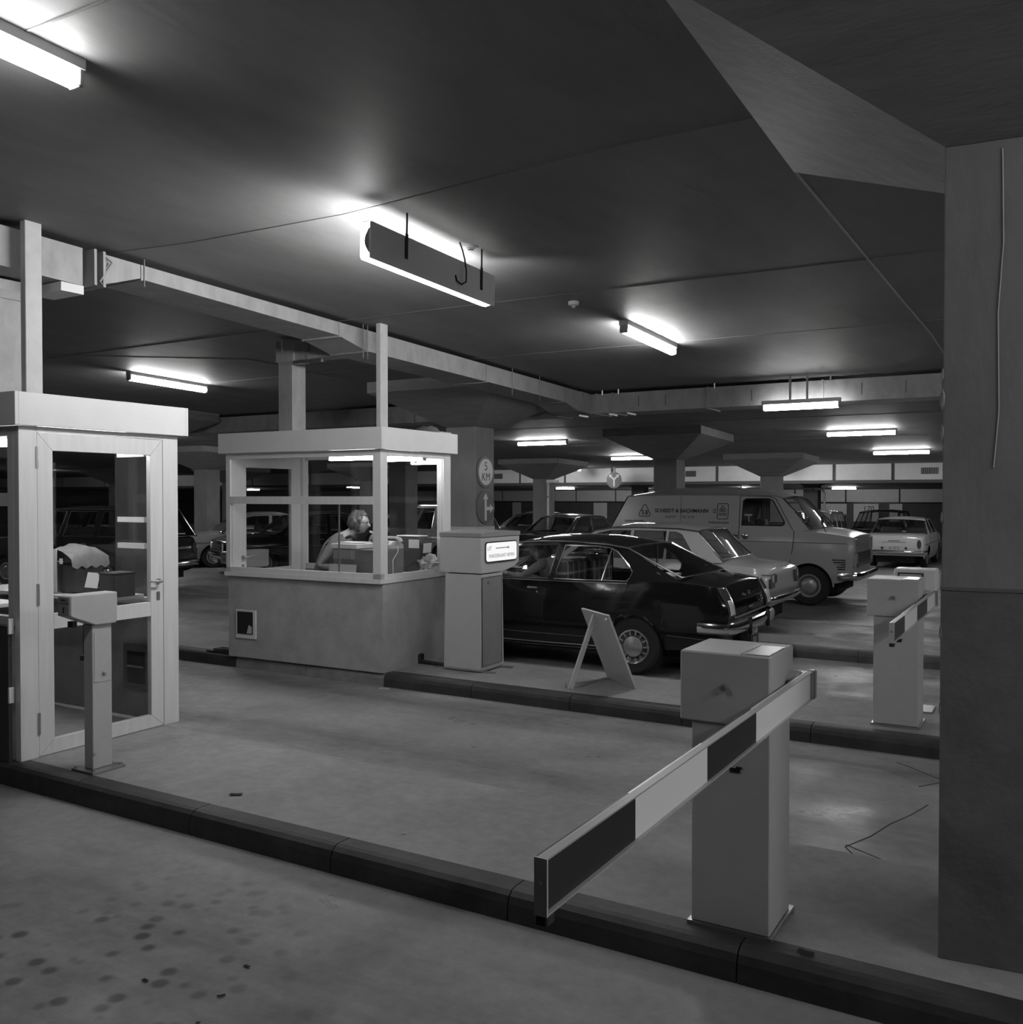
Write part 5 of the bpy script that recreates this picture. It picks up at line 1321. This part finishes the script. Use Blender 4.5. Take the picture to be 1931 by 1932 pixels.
v.bumper(True, .52, .13, .33, .09); v.bumper(False, .50, .12, .15, .04)
b = MB(); b.box(2.3, 2.38, -.80, .80, .5, 1.75); b.build('bulkhead', mat('van_inside', .10, .7), vt)
for y in (-.45, .42):
    b = MB(); b.box(2.45, 2.95, y-.24, y+.24, .75, .9, bev=.04, seg=2); b.box(2.42, 2.55, y-.24, y+.24, .86, 1.42, bev=.05, seg=2); b.build('seat', seat_m, vt, True)
b = MB(); b.tube([(2.6, -.82, 1.50), (2.6, -.80, 1.40)], .012, 6); b.box(2.53, 2.66, -.84, -.80, 1.50, 1.53); b.build('cab_fitting', white_pt, vt)
for y in (-.25, .3):
    b = MB(); b.tube([(3.68, y, 1.315), (3.60, y+.18, 1.40), (3.5, y+.32, 1.53)], .007, 6); b.build('wiper', plasticd, vt, True)
# signwriting on the near side
ang = math.atan(VAN['lean'])
def vtxt(s_, size, x, z, sx=1., bold=0., m=None):
    y = -(v.yg(z) + .0045)
    return text(s_, size, m or mat('signwriting', .022, .5), 'lettering', vt, (x, y, z), (R(90) - ang, 0, 0), sx=sx, bold=bold)
def sxl(px_): return px_
vtxt('SCHEIDT & BACHMANN', .093, 1.385, 1.577, 1.0, .0022)
vtxt('GM', .04, 2.005, 1.60, 1., .0005); vtxt('BH', .04, 2.005, 1.555, 1., .0005)
vtxt('RHEYDT', .055, 1.195, 1.465, 1.0); vtxt('TEL. 43 29', .055, 1.515, 1.465, 1.0)
vtxt('SIGNALANLAGEN', .053, .485, 1.385, .9, .0008); vtxt('TANKANLAGEN', .053, 2.08, 1.375, .96, .0008)
def vline(pts, r, closed=True, m=None):
    b = MB(); b.tube([(x, -(v.yg(z) + .002), z) for x, z in pts], r, 5, closed=closed, flat=1.); return b.build('emblem_line', m or mat('signwriting', .022, .5), vt)
def arcpts(P, r=.03, n=4):
    out = []
    for i in range(len(P)):
        a, p, c = Vector(P[i-1]), Vector(P[i]), Vector(P[(i+1) % len(P)])
        u = (a-p).normalized()*r; w = (c-p).normalized()*r
        for k in range(n+1):
            t = k/n; q = (p+u)*(1-t)**2 + p*2*t*(1-t) + (p+w)*t*t; out.append((q.x, q.y))
    return out
vline(arcpts([(.545, 1.475), (.812, 1.475), (.68, 1.72)], .07), .007)
vtxt('S', .125, .645, 1.545, .85, .003); vtxt('B', .115, .718, 1.54, .9, .003)
vline(arcpts([(2.035+.02, 1.44), (2.25, 1.44), (2.25, 1.71), (2.055, 1.71)], .03), .006)
vline(arcpts([(2.085, 1.575), (2.22, 1.575), (2.153, 1.685)], .03), .006)
vtxt('SB', .055, 2.153, 1.603, .9, .002)
b = MB()
for i in range(6): b.tube([(2.09+.025*i, -(v.yg(1.55)+.002), 1.55), (2.09+.025*i, -(v.yg(1.50)+.002), 1.495)], .006, 5)
o = b.build('emblem_line', mat('signwriting', .022, .5), vt)

# ============================================================ PEOPLE
skin_m = mat('skin', .46, .5); hair_m = mat('brown_hair', .075, .45, var=.5, scale=40); jacket_m = mat('tweed_jacket', .21, .8, var=.2, scale=60)
def skin_mesh(joints, edges, sub=2):
    """joints: {name: ((x,y,z), rx, ry)}; returns an evaluated mesh"""
    names = list(joints); me = bpy.data.meshes.new('tmp')
    me.from_pydata([joints[n][0] for n in names], [(names.index(a), names.index(b)) for a, b in edges], [])
    o = bpy.data.objects.new('tmp', me); COL.objects.link(o)
    md = o.modifiers.new('skin', 'SKIN'); md.use_smooth_shade = True
    sv = me.skin_vertices[0].data
    for i, n in enumerate(names):
        sv[i].radius = joints[n][1:3]; sv[i].use_root = (i == 0)
    sd = o.modifiers.new('sub', 'SUBSURF'); sd.levels = sub; sd.render_levels = sub
    dg = bpy.context.evaluated_depsgraph_get(); out = bpy.data.meshes.new_from_object(o.evaluated_get(dg))
    bpy.data.objects.remove(o); bpy.data.meshes.remove(me)
    return out
def head_bm(bm, M):
    tmp = bmesh.new(); bmesh.ops.create_uvsphere(tmp, u_segments=36, v_segments=28, radius=1)
    for v in tmp.verts:
        x, y, z = v.co; f = max(0, x)
        X, Y, Z = x*.096, y*.075, z*.118
        if z < -.15:
            k = (-z - .15)/.85; Y *= 1 - .34*k
            if x < 0: X *= 1 - .55*k
            else: X *= 1 - .06*k
        if x > .2:
            g = lambda c, w: math.exp(-((z-c)/w)**2)
            n = math.exp(-(y/.17)**2)
            X += n*(.030*math.exp(-((z+.20)/.11)**2) + .014*math.exp(-((z+.02)/.16)**2))*f
            X -= .010*g(.10, .12)*f*math.exp(-((abs(y)-.32)/.2)**2)
            X += .006*g(.30, .12)*f
            X += .007*math.exp(-(y/.26)**2)*(g(-.42, .06) + .9*g(-.52, .06) - .8*g(-.47, .025))*f
            X += .012*math.exp(-(y/.3)**2)*g(-.78, .13)*f
        v.co = (X, Y, Z)
    for sd in (-1, 1):
        r = bmesh.ops.create_icosphere(tmp, subdivisions=2, radius=.03)
        for v in r['verts']: v.co = Vector((v.co.x*.55 - .006, v.co.y*.35 + sd*.073, v.co.z*1.0 - .008))
    bmesh.ops.transform(tmp, matrix=M, verts=tmp.verts[:])
    me = bpy.data.meshes.new('h'); tmp.to_mesh(me); tmp.free(); bm.from_mesh(me); bpy.data.meshes.remove(me)
def hand(bm, wrist, palm_dir, normal, curl=35., size=1., thumb=1):
    """palm plus five bent fingers; palm_dir points to the fingers, normal out of the back of the hand"""
    d = Vector(palm_dir).normalized(); n = Vector(normal).normalized(); n = (n - d*n.dot(d)).normalized(); s = d.cross(n).normalized()*thumb
    w = Vector(wrist); b = MB(); b.bm.free(); b.bm = bm
    b.tube([w - d*.02, w + d*.02*size, w + d*.055*size, w + d*.088*size], [.024, .036, .041, .036], 12, flat=.42)
    for i, L in enumerate((.072, .080, .074, .058)):
        off = s*(.027 - .018*i)*size; p = w + d*.085*size + off; P = [p - d*.012]; a = 0
        for k, fr in enumerate((.45, .30, .25)):
            a += curl*(.7, 1.0, .9)[k]; dd = d*math.cos(R(a)) - n*math.sin(R(a)); P.append(P[-1] + dd*L*fr*size + (d*.012 if k == 0 else Vector()))
        b.tube(P, [.0088*size, .0088*size, .008*size, .0062*size], 8)
    p = w + d*.03*size + s*.030*size
    b.tube([p - s*.012, p + (s*.7 + d*.7)*.03*size, p + (s*.45 + d*.85)*.055*size - n*.01, p + (s*.25 + d*.95)*.078*size - n*.018], [.014*size, .0115*size, .0095*size, .007*size], 8)
def add_mesh(bm, me): bm.from_mesh(me); bpy.data.meshes.remove(me)
def finish(bm, name, m, parent, ang=80):
    b = MB(); b.bm.free(); b.bm = bm; return b.build(name, m, parent, True, ang)

# woman at the desk, facing the exit lane (+x), chin on her left hand
W = thing('person', 'woman with short wavy hair, glasses and jacket, chin on hand, seated in the booth', 'person', (-6.93, 7.72, K), R(30))
def wl(x, y, z): return (x + 6.90, y - 7.78, z - K)
hip = wl(-6.94, 7.78, .86)
J = dict(pelvis=(hip, .135, .15), waist=(wl(-6.92, 7.78, 1.0), .115, .135), chest=(wl(-6.83, 7.78, 1.20), .115, .15), top=(wl(-6.72, 7.78, 1.355), .085, .12), neck=(wl(-6.63, 7.775, 1.425), .05, .052), skull=(wl(-6.55, 7.77, 1.52), .06, .058),
    rsh=(wl(-6.765, 7.605, 1.335), .058, .058), relb=(wl(-6.93, 7.53, 1.075), .043, .043), rwri=(wl(-6.70, 7.46, 1.062), .028, .03),
    lsh=(wl(-6.71, 7.95, 1.335), .058, .058), lelb=(wl(-6.47, 7.93, 1.10), .043, .043), lwri=(wl(-6.415, 7.80, 1.325), .028, .028),
    rhip=(wl(-6.90, 7.69, .84), .09, .09), rkne=(wl(-6.56, 7.66, .80), .062, .062), rank=(wl(-6.60, 7.66, .40), .042, .042), rtoe=(wl(-6.50, 7.66, .36), .035, .03),
    lhip=(wl(-6.90, 7.87, .84), .09, .09), lkne=(wl(-6.56, 7.90, .80), .062, .062), lank=(wl(-6.60, 7.90, .40), .042, .042), ltoe=(wl(-6.50, 7.90, .36), .035, .03))
ED = [('pelvis', 'waist'), ('waist', 'chest'), ('chest', 'top'), ('top', 'neck'), ('neck', 'skull'), ('top', 'rsh'), ('rsh', 'relb'), ('relb', 'rwri'), ('top', 'lsh'), ('lsh', 'lelb'), ('lelb', 'lwri'),
    ('pelvis', 'rhip'), ('rhip', 'rkne'), ('rkne', 'rank'), ('rank', 'rtoe'), ('pelvis', 'lhip'), ('lhip', 'lkne'), ('lkne', 'lank'), ('lank', 'ltoe')]
def shrink(J, k): return {n: (p, a*k, b_*k) for n, (p, a, b_) in J.items()}
bm = bmesh.new(); JB = shrink(J, .86); JB['neck'] = J['neck']; JB['skull'] = J['skull']; JB['rwri'] = J['rwri']; JB['lwri'] = J['lwri']
add_mesh(bm, skin_mesh(JB, ED))
HM = Mx(wl(-6.525, 7.765, 1.535), (0, 6, -4))
head_bm(bm, HM)
hand(bm, wl(-6.415, 7.80, 1.325), (.45, -.25, 1), (.9, .25, -.35), 40, .95, -1)
hand(bm, wl(-6.70, 7.46, 1.062), (1, -.1, -.12), (0, .1, 1), 18, .95, 1)
body = finish(bm, 'body', skin_m, W)
JJ = {n: J[n] for n in ('pelvis', 'waist', 'chest', 'top', 'rsh', 'relb', 'rwri', 'lsh', 'lelb', 'lwri')}
JJ['collar'] = (wl(-6.675, 7.777, 1.395), .062, .07)
JJ['rwri'] = (wl(-6.745, 7.472, 1.064), .036, .036); JJ['lwri'] = (wl(-6.428, 7.83, 1.27), .036, .036)
finish((lambda q: (add_mesh(q, skin_mesh(JJ, [e for e in ED if e[0] in JJ and e[1] in JJ] + [('top', 'collar')])), q)[1])(bmesh.new()), 'jacket', jacket_m, W)
JT = {n: (J[n][0], J[n][1]*1.02, J[n][2]*1.02) for n in ('pelvis', 'rhip', 'rkne', 'rank', 'lhip', 'lkne', 'lank')}
finish((lambda q: (add_mesh(q, skin_mesh(JT, [e for e in ED if e[0] in JT and e[1] in JT])), q)[1])(bmesh.new()), 'trousers', mat('dark_trousers', .05, .8), W)
def hair(par, M, m, seed=0, long=.0):
    bm = bmesh.new(); bmesh.ops.create_icosphere(bm, subdivisions=4, radius=1)
    for v in bm.verts:
        x, y, z = v.co
        k = 1 + .11*math.sin(7*y+5*z+seed)*math.sin(6*x-4*z) + .085*math.sin(13*x+9*z+seed)*math.sin(11*y+3)
        v.co = Vector((x*.115*k - .018, y*.100*k, z*.128*k + .014 - (long if (z < 0 and x < .1) else 0)))
    kill = []
    for v in bm.verts:
        x, y, z = v.co
        if x > .028 + .35*max(0, z - .02) and z < .078 and abs(y) < .2: kill.append(v)
        if z < -.100 - long: kill.append(v)
    bmesh.ops.delete(bm, geom=list(set(kill)), context='VERTS')
    bmesh.ops.solidify(bm, geom=bm.faces[:], thickness=.012)
    bmesh.ops.transform(bm, matrix=M, verts=bm.verts[:])
    return finish(bm, 'hair', m, par)
hair(W, HM, hair_m)
for sd in (-1, 1):
    b = MB(); b.tube([HM @ Vector((.093 - .012*abs(math.cos(a))*0, sd*.034 + .024*math.cos(a), .008 + .019*math.sin(a))) for a in [2*math.pi*i/16 for i in range(16)]], .0026, 5, closed=True)
    b.tube([HM @ Vector((.09, sd*.058, .012)), HM @ Vector((.0, sd*.079, .010))], .0026, 5); b.build('spectacles', black_pt, W)
    b = MB(); b.lathe([(0, .004), (.007, .002), (.010, 0)], 10, HM @ Mx((.080, sd*.031, .008), (0, 90, 0))); b.build('eye', dark_in, W, True)
b = MB(); b.tube([HM @ Vector((.080, -.022, -.056)), HM @ Vector((.088, 0, -.054)), HM @ Vector((.080, .022, -.056))], .0035, 6); b.build('lips', mat('lips', .22, .4), W, True)
b = MB(); b.tube([wl(-6.70, 7.70, 1.36), wl(-6.62, 7.70, 1.395), wl(-6.585, 7.775, 1.375), wl(-6.62, 7.85, 1.395), wl(-6.70, 7.86, 1.36)], .016, 8); b.build('dark_collar', plasticd, W, True)
t = thing('stool', 'tall stool under the seated woman, hidden behind the booth base', 'stool', (-6.95, 7.70, K))
b = MB(); b.lathe([(0, .60), (.18, .60), (.19, .615), (.18, .625), (0, .625)], 24); b.build('seat', plasticd, t, True)
for i in range(4):
    a = math.pi/4 + i*math.pi/2
    b = MB(); b.tube([(.20*math.cos(a), .20*math.sin(a), 0), (.13*math.cos(a), .13*math.sin(a), .60)], .012, 8); b.build('leg', steel, t, True)
b = MB(); b.tube([(.18*math.cos(2*math.pi*i/20), .18*math.sin(2*math.pi*i/20), .2) for i in range(20)], .009, 6, closed=True); b.build('foot_ring', steel, t, True)

# driver of the dark saloon, turned to the open window on the ticket column side
D_ = thing('person', 'driver in grey jacket at the front side window of the dark saloon', 'person', (-4.98, 9.23, .46))
J = dict(pelvis=((0.06, .02, .17), .14, .15), waist=((.08, 0, .32), .115, .13), chest=((.05, -.02, .50), .115, .15), top=((.01, -.04, .62), .08, .11), neck=((-.01, -.06, .67), .048, .05), skull=((-.04, -.07, .74), .055, .055),
    rsh=((.0, -.19, .60), .055, .055), relb=((-.20, -.30, .46), .043, .043), rwri=((-.36, -.42, .53), .028, .028),
    lsh=((.03, .13, .59), .055, .055), lelb=((-.16, .17, .40), .043, .043), lwri=((-.37, .07, .46), .028, .028),
    rhip=((.02, -.08, .15), .085, .085), rkne=((-.45, -.09, .20), .06, .06), rank=((-.72, -.09, .05), .04, .04), lhip=((.02, .10, .15), .085, .085), lkne=((-.45, .12, .20), .06, .06), lank=((-.72, .12, .05), .04, .04))
EDD = [e for e in ED if e[0] in J and e[1] in J]
bm = bmesh.new(); JB = shrink(J, .86); JB['neck'] = J['neck']; JB['skull'] = J['skull']; JB['rwri'] = J['rwri']; JB['lwri'] = J['lwri']
add_mesh(bm, skin_mesh(JB, EDD)); HM2 = Mx((-.055, -.075, .755), (0, 0, 205)); head_bm(bm, HM2)
hand(bm, (-.36, -.42, .53), (-1, -.5, .2), (0, 0, 1), 25, 1., 1); hand(bm, (-.37, .07, .46), (-1, 0, .2), (0, 0, 1), 55, 1., -1)
finish(bm, 'body', skin_m, D_)
JJ = {n: J[n] for n in ('pelvis', 'waist', 'chest', 'top', 'rsh', 'relb', 'rwri', 'lsh', 'lelb', 'lwri')}
JJ['rwri'] = ((-.33, -.395, .515), .036, .036); JJ['lwri'] = ((-.34, .08, .452), .036, .036); JJ['collar'] = ((0, -.05, .645), .06, .066)
finish((lambda q: (add_mesh(q, skin_mesh(JJ, [e for e in EDD if e[0] in JJ and e[1] in JJ] + [('top', 'collar')])), q)[1])(bmesh.new()), 'jacket', jacket_m, D_)
JT = {n: (J[n][0], J[n][1]*1.02, J[n][2]*1.02) for n in ('pelvis', 'rhip', 'rkne', 'rank', 'lhip', 'lkne', 'lank')}
finish((lambda q: (add_mesh(q, skin_mesh(JT, [e for e in EDD if e[0] in JT and e[1] in JT])), q)[1])(bmesh.new()), 'trousers', MATS['dark_trousers'], D_)
hair(D_, HM2, hair_m, 2)
